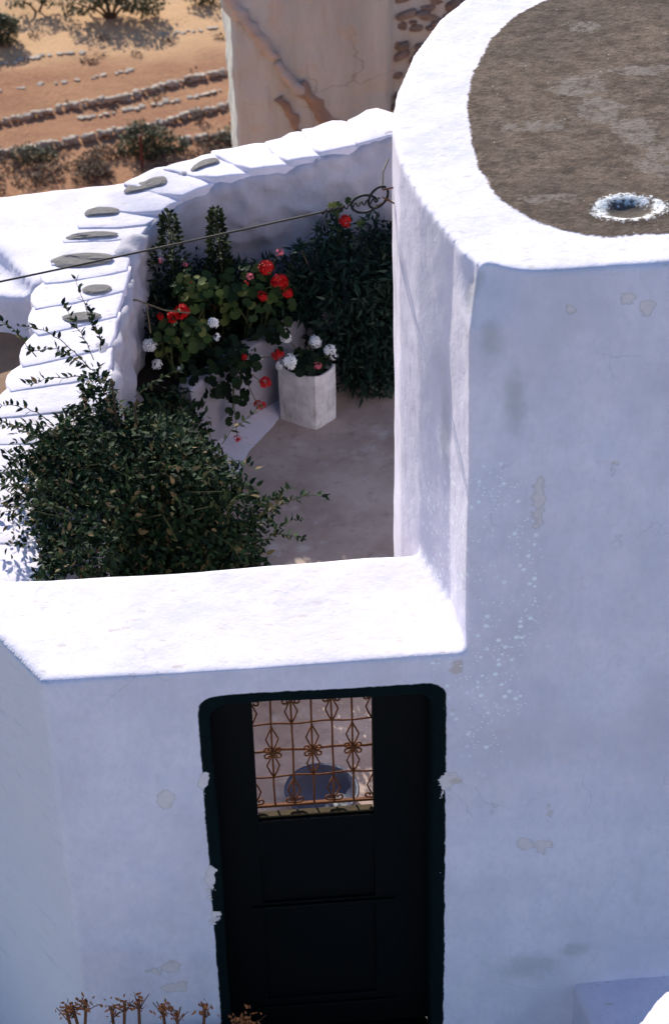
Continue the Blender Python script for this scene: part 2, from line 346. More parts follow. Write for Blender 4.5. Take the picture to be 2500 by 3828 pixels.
hm, co, no = remesh(bm, .0135, 9, [(1.3, .014, 3), (4.5, .0035, 9), (15, .0010, 20)])
# the front of the house leans back a little above the gate wall
lean = np.clip((co[:, 2]-2.0)/1.54, 0, 1)**1.6*.10*np.clip(1-co[:, 1]/.5, 0, 1)*np.clip((co[:, 0]-.44)/.12, 0, 1)
co[:, 1] += lean
wn = np.clip((co[:, 2]-3.34)/.18, 0, 1)*np.exp(-(np.hypot(co[:, 0]-.53, co[:, 1]-.08)/.13)**2)   # knocked-off corner
co[:, 0] += .035*wn; co[:, 1] += .07*wn
hx, hy = 1.11, .45
hole = np.hypot((co[:, 0]-hx)/.125, (co[:, 1]-hy)/.085)
topm = (co[:, 2] > 3.38) & (no[:, 2] > .6)
co[:, 2] -= np.where(topm, .022*np.exp(-(hole/.60)**4)-.006*np.exp(-((hole-1.0)/.25)**2), 0)
hm.vertices.foreach_set('co', co.ravel()); hm.update()
roof_poly = [(1.21, .27), (.99, .275), (.86, .34), (.76, .44), (.68, .59), (.645, .78), (.638, .95), (.65, 1.22), (.71, 1.48), (.80, 1.72), (.92, 1.91), (1.06, 2.03), (1.3, 2.14), (2.3, 2.2), (2.3, .29)]
attr(hm, 'roof', np.where(topm, poly_sd(co[:, :2], roof_poly), 1))
attr(hm, 'hole', np.where(topm, hole, 9))
lic = [(1.06, 1.33, .10, .09), (1.13, 1.15, .10, .10), (1.22, .98, .10, .09), (1.34, .76, .14, .13), (.90, 1.05, .13, .04), (1.30, 1.42, .16, .04), (1.16, 1.8, .07, .05), (.86, .55, .10, .03)]
attr(hm, 'lichen', np.min([np.hypot((co[:, 0]-a)/c, (co[:, 1]-b)/d) for a, b, c, d in lic], axis=0))
front = no[:, 1] < -.5
qx = np.abs(co[:, 0])-(.455-.075); qz = co[:, 2]-(1.862-.075)
sdp = np.where((qx > 0) & (qz > 0), np.hypot(qx, qz), np.maximum(qx, qz))-.075
attr(hm, 'paint', np.where(co[:, 1] < .5, sdp, 1))
peels = [(-.60, 1.35, .034, .040), (.77, 2.67, .032, .058), (.765, 2.60, .014, .028), (.77, .985, .032, .024), (.82, .985, .034, .02), (.845, .965, .022, .03), (.452, 1.335, .026, .056), (.485, 1.37, .03, .03), (-.66, .42, .045, .03), (-.452, 1.45, .012, .05), (1.05, 3.43, .022, .018), (1.11, 3.39, .018, .022), (1.02, 2.76, .012, .03), (-.448, .70, .022, .04), (-.449, .93, .010, .06), (-.64, .30, .05, .025), (.85, 1.13, .012, .03), (.86, 3.40, .02, .016)]
pe = np.min([(np.hypot((co[:, 0]-a)/c, (co[:, 2]-b)/d)-1)*min(c, d) for a, b, c, d in peels], axis=0)
attr(hm, 'peel', np.where((co[:, 1] < .25), pe, 1))
stains = [(.545, 3.50, .05, .075), (.60, 3.30, .05, .10), (.68, 3.05, .05, .16), (.80, .28, .16, .10), (.98, .36, .08, .05), (.50, 3.44, .04, .10)]
stn = np.min([np.hypot((co[:, 0]-a)/c, (co[:, 2]-b)/d) for a, b, c, d in stains], axis=0)
side = np.min([np.hypot((co[:, 1]-a)/c, (co[:, 2]-b)/d) for a, b, c, d in [(.14, 3.44, .07, .10), (.92, 3.12, .03, .13), (.35, 2.75, .05, .25), (1.0, 2.9, .05, .25)]], axis=0)
attr(hm, 'stain', np.where(front, stn, np.where((no[:, 0] < -.5) & (co[:, 0] > .3), side, 9)))
rust = [(.50, 1.93, .035, .04), (.475, 1.72, .01, .02), (.49, 1.36, .03, .02), (1.17, 3.54, .012, .02)]
attr(hm, 'rust', np.where(front, np.min([np.hypot((co[:, 0]-a)/c, (co[:, 2]-b)/d) for a, b, c, d in rust], axis=0), 9))
sp = np.exp(-(((co[:, 0]-.62)/.16)**2+((co[:, 2]-2.15)/.6)**2))+.75*np.exp(-(((co[:, 0]-.40)/.10)**2+((co[:, 1]-.25)/.22)**2+((co[:, 2]-1.99)/.1)**2))
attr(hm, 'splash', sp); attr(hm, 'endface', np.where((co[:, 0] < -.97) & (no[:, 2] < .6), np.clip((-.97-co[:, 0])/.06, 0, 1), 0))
hm.materials.append(MW)
nf = len(hm.polygons); fc = np.empty(nf*3); hm.polygons.foreach_get('center', fc); fc = fc.reshape(-1, 3)
is_gate = (fc[:, 0] < -.9) | (fc[:, 0] < .53) & ((fc[:, 2] < 1.985+.0) | (fc[:, 1] < .595)) & (fc[:, 1] < .62) & (fc[:, 2] < 2.03) & ~((fc[:, 0] > .415) & (fc[:, 2] > 2.0))
is_roof = (poly_sd(fc[:, :2], roof_poly) < .04) & (fc[:, 2] > 3.3)
house = empty('round_roofed_house', (1.3, 1.1, -.18)); tag(house, 'whitewashed house with rounded corner and white rimmed flat cement roof', 'house')
kid('wall', sub_mesh(hm, ~is_gate & ~is_roof, 'house_wall'), MW, house)
o = kid('roof_surface', sub_mesh(hm, is_roof, 'roof_surface'), MW, house); o['label'] = 'brown bare cement roof with a white rimmed drain hole'
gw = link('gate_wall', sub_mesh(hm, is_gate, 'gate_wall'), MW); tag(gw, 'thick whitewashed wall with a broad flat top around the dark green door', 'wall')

# ---------------------------------------------------------------- door with iron grille
door = empty('door', (0, .14, 0)); tag(door, 'very dark green door with a grilled window in its upper half', 'door')
wx0, wx1, wz0, wz1 = -.255, .192, 1.085, 1.755
def part(name, mat, root, *boxes, bev=.004):
    bm = bmesh.new()
    for b in boxes: box(bm, *b)
    if bev: bmesh.ops.bevel(bm, geom=bm.edges[:], offset=bev, segments=2, affect='EDGES', profile=.6)
    return kid(name, bm_mesh(bm, name), mat, root)
part('stile', MDOOR, door, (-.42, wx0, .12, .165, -.13, 1.85)); part('stile', MDOOR, door, (wx1, .42, .12, .165, -.13, 1.85))
part('rail', MDOOR, door, (wx0-.01, wx1+.01, .122, .163, .90, wz0)); part('rail', MDOOR, door, (wx0-.01, wx1+.01, .122, .163, .56, .625))
part('rail', MDOOR, door, (wx0-.01, wx1+.01, .122, .163, -.13, .05)); part('rail', MDOOR, door, (wx0-.01, wx1+.01, .122, .163, wz1, 1.85))
part('panel', MDOOR, door, (wx0-.02, wx1+.02, .137, .152, .615, .91)); part('panel', MDOOR, door, (wx0-.02, wx1+.02, .137, .152, .04, .57))
part('moulding', MDOOR, door, (-.30, .27, .108, .119, .60, .615)); part('moulding', MDOOR, door, (-.31, .27, .108, .119, .0, .015))
part('window_sill', MSILL, door, (wx0+.002, wx1-.002, .140, .170, 1.0855, 1.094), bev=.002)
GY = .195; bm = bmesh.new(); box(bm, -.275, .212, GY-.006, GY+.006, 1.092, 1.104); gr = kid('window_grille', bm_mesh(bm, 'grille_frame'), MRUST, door)
def gkid(name, bm):
    o = link(name, bm_mesh(bm, name, True), MRUST, gr); return o
bm = bmesh.new(); box(bm, -.275, .212, GY-.006, GY+.006, 1.694, 1.706); gkid('bar', bm)
vx = [-.262+i*.0765 for i in range(7)]; hz = [1.112, 1.247, 1.385, 1.522, 1.66]
for i, x in enumerate(vx):
    bm = bmesh.new(); tube(bm, [(x+random.uniform(-.002, .002), GY, z) for z in np.linspace(1.10, 1.70, 7)], .0042, 5); gkid('bar', bm)
for z in hz[1:4]:
    bm = bmesh.new(); tube(bm, [(x, GY+.005, z+.004*math.sin(x*31+z*9)) for x in np.linspace(-.275, .212, 13)], .0040 if z != hz[2] else .0052, 5); gkid('bar', bm)
def lozenge(x, z0, z1):
    bm = bmesh.new(); m = (z0+z1)/2; h = (z1-z0)/2*.9; q = .024
    for s in (-1, 1): tube(bm, [(x, GY-.006, m-h), (x+s*q*.55, GY-.006, m-h*.5), (x+s*q, GY-.006, m), (x+s*q*.55, GY-.006, m+h*.5), (x, GY-.006, m+h)], .0036, 5)
    gkid('lozenge', bm)
def scroll(x, z, sx, sz, r=.013):
    bm = bmesh.new(); c = Vector((x+sx*.021, GY-.008, z+sz*.017)); pts = [(x, GY-.008, z+sz*.002)]
    for a in np.linspace(-1.5, 3.6, 10): pts.append((c.x+sx*math.cos(a)*r*(1-.10*(a+1.5)), GY-.008, c.z+sz*math.sin(a)*r*(1-.10*(a+1.5))))
    tube(bm, pts, .0040, 5); gkid('scroll', bm)
def rosette(x, z):
    bm = bmesh.new(); box(bm, x-.011, x+.011, GY-.014, GY+.008, z-.012, z+.012); gkid('boss', bm)
for i, x in enumerate(vx):
    if i % 2:
        lozenge(x, hz[1], hz[2]); lozenge(x, hz[2], hz[3]); rosette(x, hz[2])
        for sx in (-1, 1):
            for sz in (-1, 1): scroll(x, hz[2], sx, sz)
    else:
        lozenge(x, hz[0], hz[1]); lozenge(x, hz[3], hz[4])
        for sx in (-1, 1): scroll(x, hz[0], sx, 1, .014); scroll(x, hz[4], sx, -1, .014)
bm = bmesh.new(); box(bm, -.40, .40, -.02, .18, -.19, -.132); bmesh.ops.bevel(bm, geom=bm.edges[:], offset=.015, segments=2, affect='EDGES')
tag(link('doorstep', bm_mesh(bm, 'doorstep'), MDOOR), 'dark painted threshold step under the dark green door', 'doorstep')

# ---------------------------------------------------------------- curved courtyard wall with stepped slabs on top
ST = {18: (1.36, .50, 5.09, .52, 4.80), 17: (1.29, .26, 5.14, .33, 4.83), 16: (1.22, .05, 5.15, .16, 4.88), 15: (1.155, -.24, 5.20, -.03, 4.92), 14: (1.095, -.50, 5.16, -.22, 4.96),
      13: (1.045, -.72, 5.10, -.40, 4.88), 12: (1.0, -0.89, 4.94, -0.52, 4.81), 11: (0.993, -0.97, 4.75, -0.60, 4.73), 10: (0.986, -1.05, 4.62, -0.64, 4.62), 9: (0.979, -1.11, 4.41, -0.68, 4.50), 8: (0.972, -1.14, 4.25, -0.70, 4.33),
      7: (0.965, -1.19, 4.02, -0.72, 4.15), 6: (0.958, -1.17, 3.80, -0.76, 3.92), 5: (0.951, -1.24, 3.53, -0.79, 3.67), 4: (0.944, -1.30, 3.33, -0.81, 3.42), 3: (0.937, -1.36, 3.12, -0.83, 3.16), 2: (0.93, -1.40, 2.92, -0.85, 2.90),
      1: (0.923, -1.43, 2.71, -0.86, 2.68), 0: (0.916, -1.44, 2.46, -0.88, 2.43), -1: (0.909, -1.46, 2.19, -0.89, 2.16), -2: (0.902, -1.47, 1.91, -0.91, 1.88), -3: (0.895, -1.46, 1.63, -0.92, 1.59)}
ST[19] = (1.43, .75, 5.07, .71, 4.77); ST[20] = (1.50, 1.0, 5.05, .95, 4.75); ST[21] = (1.55, 1.3, 5.0, 1.2, 4.7)
bm = bmesh.new()
for k in range(-3, 21):
    z, ox, oy, ix, iy = ST[k]; z2, ox2, oy2, ix2, iy2 = ST[k+1]
    e = .02
    cxy = ((ox+ix+ox2+ix2)/4, (oy+iy+oy2+iy2)/4)
    q = [(ox, oy), (ix, iy), (ix2, iy2), (ox2, oy2)]; q = [(p[0]+(p[0]-cxy[0])*e, p[1]+(p[1]-cxy[1])*e) for p in q]
    prism(bm, q, -1.0, [z-.05, z-.024, z2-.026, z-.04])
cm, cco, _ = remesh(bm, .022, 4, [(2.2, .03, 4), (5, .04, 8), (11, .028, 2), (24, .008, 6)])
cw = empty('courtyard_wall', (-.6, 4.8, -.3)); tag(cw, 'curved whitewashed courtyard wall topped with stepped stone slabs', 'wall')
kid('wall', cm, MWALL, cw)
def ramp(k, x, y):                     # rise of a slab's surface towards the next slab
    z, ox, oy, ix, iy = ST[k]; z2, ox2, oy2, ix2, iy2 = ST[k+1]
    mid = Vector((ox+ix, oy+iy))/2; run = Vector((ox2+ix2, oy2+iy2))/2-mid; u = min(1, max(0, (Vector((x, y))-mid).dot(run)/run.length_squared))
    ac = Vector((ix-ox, iy-oy)); sA = min(1, max(0, (Vector((x, y))-Vector((ox, oy))).dot(ac)/ac.length_squared))
    a0 = .25
    if k < 12: return .25*(z2-z)*u
    return (z2-z)*u*(a0+(1-a0)*min(1, sA*1.6))*.97+(.030 if k >= 13 else .012)*math.sin(math.pi*min(1, u*1.05))*(1-sA)
def slab_mesh(q, th, seed, k):
    """rounded slab: q = outer-near, inner-near, inner-far, outer-far"""
    o1, i1, i2, o2 = [Vector((*p, 0)) for p in q]; cen = (o1+i1+i2+o2)/4; outl = []
    def edge(a, b, bulge, n):
        nrm = (b-a).cross(Vector((0, 0, 1))).normalized()
        for i in range(n):
            u = i/n; outl.append(a.lerp(b, u)+nrm*bulge*math.sin(math.pi*u))
    edge(o1, i1, .012, 5); edge(i1, i2, .004, 3); edge(i2, o2, -.0, 5); edge(o2, o1, .05, 6)
    bm = bmesh.new(); vs_ = []
    for p in outl:
        j = Vector((nz(p, 7, seed), nz(p, 7, seed+5), 0))*.014; vs_.append(bm.verts.new(p+j))
    f = bm.faces.new(vs_); ex = bmesh.ops.extrude_face_region(bm, geom=[f]); bmesh.ops.translate(bm, verts=[v for v in ex['geom'] if isinstance(v, bmesh.types.BMVert)], vec=(0, 0, th))
    bmesh.ops.bevel(bm, geom=[e for e in bm.edges if abs(e.verts[0].co.z-e.verts[1].co.z) < 1e-5], offset=.014, segments=3, affect='EDGES', profile=.5)
    top = [f for f in bm.faces if f.normal.z > .9 and len(f.verts) > 8]
    r = bmesh.ops.poke(bm, faces=top)
    bmesh.ops.subdivide_edges(bm, edges=[e for v in r['verts'] for e in v.link_edges], cuts=2, use_grid_fill=True)
    for v in bm.verts: v.co.z += .0035*nz(v.co, 9, seed+2)+(ramp(k, v.co.x, v.co.y) if v.co.z > th*.4 else 0)
    return bm_mesh(bm, 'slab', True)
PATCH = {14: [(-.29, 5.12, .08, .05, 'h')], 12: [(-.62, 5.06, .12, .062, 'h')], 11: [(-.864, 4.89, .095, .055, 'h')], 10: [(-.916, 4.665, .14, .042, 'h')], 9: [(-.969, 4.445, .165, .065, 'e')], 8: [(-.891, 4.167, .078, .046, 'e')], 6: [(-.969, 3.925, .10, .047, 'e')]}
SLAB = {}
for k in range(-3, 21):
    z, ox, oy, ix, iy = ST[k]; z2, ox2, oy2, ix2, iy2 = ST[k+1]
    d = Vector((ix-ox, iy-oy)).normalized()*.012; di = d*-2.2
    q = [(ox-d.x*2, oy-d.y*2), (ix+di.x, iy+di.y), (ix2+di.x, iy2+di.y), (ox2-d.x*2, oy2-d.y*2)]
    adv = Vector((ox2+ix2-ox-ix, oy2+iy2-oy-iy)).normalized()*.07; q[2] = (q[2][0]+adv.x, q[2][1]+adv.y); q[3] = (q[3][0]+adv.x, q[3][1]+adv.y)
    th = .085; s = SLAB[k] = kid('slab', slab_mesh(q, th, k*3.1, k), MSLAB, cw); s.location.z = z-th
def top_z(k, x, y):
    best = -9
    for kk in range(k-3, k+4):
        z, ox, oy, ix, iy = ST[kk]; z2, ox2, oy2, ix2, iy2 = ST[kk+1]
        mid = Vector((ox+ix, oy+iy))/2; run = Vector((ox2+ix2, oy2+iy2))/2-mid; u = (Vector((x, y))-mid).dot(run)/run.length_squared
        if -.12 <= u <= 1.12: best = max(best, z+ramp(kk, x, y))
    return best if best > 0 else ST[k][0]
for k, ps in PATCH.items():
    for (x, y, rx, ry, t) in ps:
        v = [(x, y)]; m = 26
        for ring in (.4, .75, 1):
            for a in range(m):
                th = 2*math.pi*a/m; rr = ring*(1+.10*noise.noise(Vector((math.cos(th)*2, math.sin(th)*2, k))))
                v.append((x+math.cos(th)*rx*rr, y+max(math.sin(th), -.55 if t == 'h' else -1)*ry*rr))
        zc = [top_z(k, *p) for p in v]; v = [(p[0], p[1], z+(.012 if i < 1+2*m else .006)) for i, (p, z) in enumerate(zip(v, zc))]
        f = [(0, 1+i, 1+(i+1) % m) for i in range(m)]+[(1+r*m+i, 1+(r+1)*m+i, 1+(r+1)*m+(i+1) % m, 1+r*m+(i+1) % m) for r in range(2) for i in range(m)]
        o = link('bare_patch', mesh('bare_patch', v, f), MCEM, SLAB[k]); o.matrix_parent_inverse = Matrix.Translation((0, 0, -SLAB[k].location.z))

# low curved planter in the corner
pf = [(-.44, 3.96), (-.21, 4.21), (-.09, 4.33), (.04, 4.44), (.27, 4.66), (.5, 4.70), (1.0, 4.60)]
bm = bmesh.new()
for i in range(len(pf)-1):
    a, b = Vector(pf[i]), Vector(pf[i+1]); nn = Vector((-(b-a).y, (b-a).x)).normalized()*.10
    prism(bm, [a, b, b+nn, a+nn], -.1, .44)
    prism(bm, [a+nn*.5, a+nn*1.2+Vector((-.02, 0)), a+nn*.8+Vector((.02, 0))], -.1, .44)
pm, _, _ = remesh(bm, .02, 4, [(4, .014, 5), (12, .005, 3)])
MPLANT_SHADE = whitewash('whitewash_planter_shade', rough_amt=.8, stain=1.4, tone=.42)  # whitewash darkened to stand for the deep shade under the plants
tag(link('planter_wall', pm, MPLANT_SHADE), 'low curved whitewashed planter wall under the red geraniums', 'planter')
sv = pf+[(1.0, 4.75), (.9, 4.78), (.3, 4.82), (-.2, 4.92), (-.5, 4.80), (-.7, 4.5), (-.8, 4.2)]
bm = bmesh.new(); prism(bm, [(p[0], p[1]+.05) if i < 7 else p for i, p in enumerate(sv)], .0, .36); tag(link('planter_soil', bm_mesh(bm, 'planter_soil'), MSOIL), kind='structure')

# earth bank and white terrace beyond the wall
bv = []; bf = []; N = 26
for j in range(N):
    for i in range(N):
        x = -5+i*(4.0/(N-1)); y = 1.5+j*(3.7/(N-1)); bv.append((x, y, .12+.10*nz((x, y, 0), 1.3)+.04*nz((x, y, 0), 5)-.1*max(0, -1.8-x)))
bf = [(j*N+i, j*N+i+1, (j+1)*N+i+1, (j+1)*N+i) for j in range(N-1) for i in range(N-1)]
tag(link('earth_bank', mesh('earth_bank', bv, bf, True), MEARTH), kind='structure')
bm = bmesh.new()
prism(bm, [(-1.28, 4.98), (-.95, 5.15), (-.5, 5.3), (1.0, 5.2), (1.0, 6.1), (-.52, 6.12), (-1.5, 5.98), (-1.80, 5.96)], -.9, .5)
prism(bm, [(-1.16, 4.88), (-1.0, 5.3), (-1.6, 6.0), (-3.0, 6.0), (-3.0, 5.05), (-1.47, 5.05)], -.9, [.47, .48, .38, .2, .2, .39])
tm, _, _ = remesh(bm, .028, 4, [(1.5, .02, 5), (5, .006, 3)])
tag(link('white_terrace', tm, MTER), 'sunlit white flat terrace roof behind the curved slab wall', 'terrace')

# bench by the house front and the parapet across the lane
bm = bmesh.new(); prism(bm, [(.985, .03), (1.06, -.42), (2.4, -.46), (2.4, .03)], -.2, .15)
me, _, _ = remesh(bm, .02, 4, [(3, .012, 2), (9, .005, 4)])
tag(link('stone_bench', me, MSLAB), 'low whitewashed bench built against the house front', 'bench')
bm = bmesh.new(); prism(bm, [(.60, -2.58), (.73, -2.42), (1.0, -2.42), (1.0, -2.68), (.60, -2.68)], -.2, 2.95)
me, _, _ = remesh(bm, .03, 4, [(3, .02, 2)])
tag(link('parapet', me, MSLAB), 'sunlit white parapet corner across the lane from the house', 'wall')

# ---------------------------------------------------------------- neighbour house of old plaster
nh = empty('plaster_house', (1, 18, -14)); tag(nh, 'old tan plastered house wall with a diagonal roof scar', 'house')
bm = bmesh.new(); box(bm, .14, 1.9, 18, 22, -16, -2.2); box(bm, 1.7, 4.2, 18.22, 22, -16, -2.2); prism(bm, [(.02, 18.02), (.5, 18.02), (.5, 22), (.02, 22)], -4.42, -2.2)
me, _, _ = remesh(bm, .06, 3, [(.8, .06, 4), (3, .03, 2), (9, .012, 7)]); kid('wall', me, MTAN, nh)
def ridge(pts, wd, dp, name, mat):
    bm = bmesh.new(); P = []
    for i in range(len(pts)-1):
        a, b = Vector(pts[i]), Vector(pts[i+1]); m = max(2, int((b-a).length/.06))
        P += [a.lerp(b, j/m) for j in range(m)]
    P.append(Vector(pts[-1])); rings = []
    for i, p in enumerate(P):
        t = (P[min(i+1, len(P)-1)]-P[max(0, i-1)]).normalized(); nn = Vector((-t.y, t.x))
        r = []
        for u, h in ((-1, -.03), (-.85, .8), (-.2, 1), (.5, .9), (.95, .5), (1, -.03)):
            j = .05*nz((p.x*9, p.y*9, u), 1)+.03*nz((p.x*21, p.y*21, u), 1); r.append(bm.verts.new((p.x+nn.x*(wd*u+j), 18-dp*h+.05*nz((p.x*11, p.y*7, u*3), 1), p.y+nn.y*(wd*u+j))))
        rings.append(r)
    for i in range(len(rings)-1):
        for k in range(5): bm.faces.new((rings[i][k], rings[i][k+1], rings[i+1][k+1], rings[i+1][k]))
    bm.faces.new(rings[0]); bm.faces.new(rings[-1][::-1])
    return kid(name, bm_mesh(bm, name, True), mat, nh)
MTL = plain('pale_mortar', (.50, .46, .42), .95, .3, 6, bump=.6)
ridge([(-.05, -3.9), (.25, -4.40), (.60, -4.95)], .055, .08, 'roof_scar', MTL)
ridge([(.61, -5.00), (.74, -5.20), (.90, -5.42)], .055, .09, 'roof_scar', MTL)
MSC = plain('exposed_core', (.34, .255, .20), .97, .4, 7, bump=.8)
ridge([(.86, -5.30), (1.05, -5.58), (1.30, -6.0)], .085, .04, 'roof_scar', MSC)
ridge([(.63, -5.45), (.78, -5.72), (.92, -6.1)], .045, .05, 'roof_scar', MSC)
def rock(seed, sub=2, flat=.8):
    bm = bmesh.new(); bmesh.ops.create_icosphere(bm, subdivisions=sub, radius=1)
    for v in bm.verts:
        d = v.co.normalized(); c = Vector([math.copysign(abs(q)**.6, q) for q in d]); v.co = c*(1+.25*nz(d, 1.3, seed)); v.co.z *= flat
    return bm_mesh(bm, 'stone')
ROCKS = [rock(i*3.7) for i in range(7)]
ROCKS_T = [m.copy() for m in ROCKS]
for m in ROCKS: m.materials.append(MROCK)
for m in ROCKS_T: m.materials.append(MTANST)
rr = random.Random(3)
for i in range(170):
    x, z, wd = rr.uniform(1.97, 3.0), rr.uniform(-6.3, -3.5), rr.uniform(.04, .13)
    o = link('stone', rr.choice(ROCKS_T), None, nh); o.location = (x-1, .21+rr.uniform(-.02, .05), z+14); o.scale = (wd*rr.uniform(.8, 1.4), rr.uniform(.05, .10), wd*rr.uniform(.5, .8)); o.rotation_euler = (0, rr.uniform(-.5, .5), 0)

# ---------------------------------------------------------------- leaves
def leaf_tpl(kind):
    if kind == 'ovate':
        v = [(0, 0, 0), (.28, .22, .05), (.62, .19, .03), (1, 0, -.08), (.62, -.19, .03), (.28, -.22, .05), (.45, 0, -.01)]
        f = [(0, 6, 1), (1, 6, 2), (2, 6, 3), (3, 6, 4), (4, 6, 5), (5, 6, 0)]
    elif kind == 'lance':
        v = [(0, 0, 0), (.35, .14, .04), (1, 0, -.12), (.35, -.14, .04), (.5, 0, -.01)]
        f = [(0, 4, 1), (1, 4, 2), (2, 4, 3), (3, 4, 0)]
    else:
        v = [(0, 0, 0), (.5, .3, .06), (1, 0, 0), (.5, -.3, .06)]; f = [(0, 1, 2), (0, 2, 3)]
    return np.array(v), f
def leaves(pos, dirs, nrm, size, tint, kind='ovate', name='foliage'):
    T, F = leaf_tpl(kind); pos = np.asarray(pos); n = len(pos)
    d = np.asarray(dirs, float); d /= np.linalg.norm(d, axis=1)[:, None]+1e-9
    u = np.asarray(nrm, float); s = np.cross(u, d); s /= np.linalg.norm(s, axis=1)[:, None]+1e-9; u = np.cross(d, s)
    size = np.asarray(size)[:, None, None]
    V = pos[:, None, :]+size*(T[None, :, 0:1]*d[:, None, :]+T[None, :, 1:2]*s[:, None, :]+T[None, :, 2:3]*u[:, None, :])
    me = bpy.data.meshes.new(name); nv = len(T)
    allf = (np.array(F)[None]+(np.arange(n)*nv)[:, None, None]).reshape(-1, 3)
    me.vertices.add(n*nv); me.vertices.foreach_set('co', V.ravel())
    me.loops.add(allf.size); me.loops.foreach_set('vertex_index', allf.ravel().astype(np.int32))
    me.polygons.add(len(allf)); me.polygons.foreach_set('loop_start', np.arange(0, allf.size, 3, dtype=np.int32))
    me.update(calc_edges=True); attr(me, 'tint', np.repeat(np.asarray(tint)*.999, nv)); me.validate()
    return me
def rdir(n):
    v = rng.normal(size=(n, 3)); return v/np.linalg.norm(v, axis=1)[:, None]
def blob_leaves(blobs, dens, size, kind, up=.7, shell=.55, clump=.0, tmax=1.0):
    P, D, Nn, Sz = [], [], [], []
    for (x, y, z, a, b, c) in blobs:
        n = int(dens*((a*b+b*c+a*c)/3)); d = rdir(n)
        lump = np.array([1+.22*nz(q*1.0, 2.6, x*9) + .14*nz(q, 6, z*7) for q in d])
        r = (shell+(1-shell)*rng.random(n)**.6)*lump
        p = np.array([x, y, z])+d*np.array([a, b, c])*r[:, None]
        P.append(p); D.append(d*.6+rdir(n)*.9+np.array([0, 0, -.15])); Nn.append(d*.5+rdir(n)*.6+np.array([0, 0, up])); Sz.append(size*(.6+.7*rng.random(n)))
    P = np.concatenate(P); t = rng.random(len(P))*tmax
    return P, np.concatenate(D), np.concatenate(Nn), np.concatenate(Sz), t
def shoot(a, b, sag, n, size, spread=.5):
    """arching twig with leaves along it -> points, leaf arrays"""
    a, b = np.array(a), np.array(b); u = np.linspace(0, 1, n); C = a+(b-a)*u[:, None]; C[:, 2] += sag*np.sin(u*math.pi)
    C += np.cumsum(rng.normal(size=(n, 3))*.004, axis=0)
    P, D = [], []; t = (b-a)/np.linalg.norm(b-a)
    for i in range(1, n):
        for s in (-1, 1):
            if rng.random() < .85:
                side = np.cross(t, rdir(1)[0]); side /= np.linalg.norm(side); P.append(C[i]); D.append(t*.6+side*s*.8)
    P = np.array(P); D = np.array(D); m = len(P)
    return C, P, D, rdir(m)*.5+np.array([0, 0, .8]), size*(.55+.6*rng.random(m)), rng.random(m)
def cat(*a): return [np.concatenate(x) for x in zip(*a)]

# jasmine bush against the curved wall
jb = empty('jasmine_bush', (-.62, 2.85, 0)); tag(jb, 'dense dark green jasmine bush spilling over the slabs with straggling shoots', 'bush')
blobs = [(-.68, 2.72, .62, .42, .34, .40), (-.42, 2.75, .50, .30, .30, .36), (-.95, 2.78, .62, .25, .30, .40), (-.66, 2.95, .77, .32, .24, .20), (-.80, 3.08, .84, .16, .14, .13), (-.92, 2.45, .48, .28, .22, .34),
         (-.88, 3.10, 1.02, .085, .09, .17), (-1.08, 2.8, .80, .17, .2, .20), (-.55, 2.5, .42, .4, .2, .32), (.02, 2.26, .20, .42, .15, .27), (.0, 2.24, .18, .38, .09, .24), (.05, 2.2, .16, .32, .06, .2), (-.36, 2.6, .2, .26, .2, .22), (-1.02, 2.35, .62, .2, .2, .2), (-1.0, 2.12, .62, .22, .18, .26),  # low blobs behind the gate are added unseen, to shade the floor there
         (-.64, 3.55, .28, .24, .30, .32), (-.56, 3.85, .24, .20, .16, .26)]  # dark leaf masses added in place of the black shade under the geraniums
blobs += [(-.98, 2.62, .98, .20, .28, .15), (-.98, 2.30, .96, .20, .24, .15), (-.98, 2.9, .98, .10, .16, .11), (-.98, 2.02, .96, .17, .2, .12), (-1.02, 1.85, .95, .15, .15, .1), (-.86, 2.5, .85, .18, .25, .2)]
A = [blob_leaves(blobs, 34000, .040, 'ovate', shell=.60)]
A.append(blob_leaves([(-1.16, 2.45, 1.02, .18, .22, .10), (-1.2, 2.72, 1.04, .14, .2, .09), (-1.14, 2.15, 1.0, .2, .18, .11)], 6000, .036, 'ovate', shell=.3))
tw = []
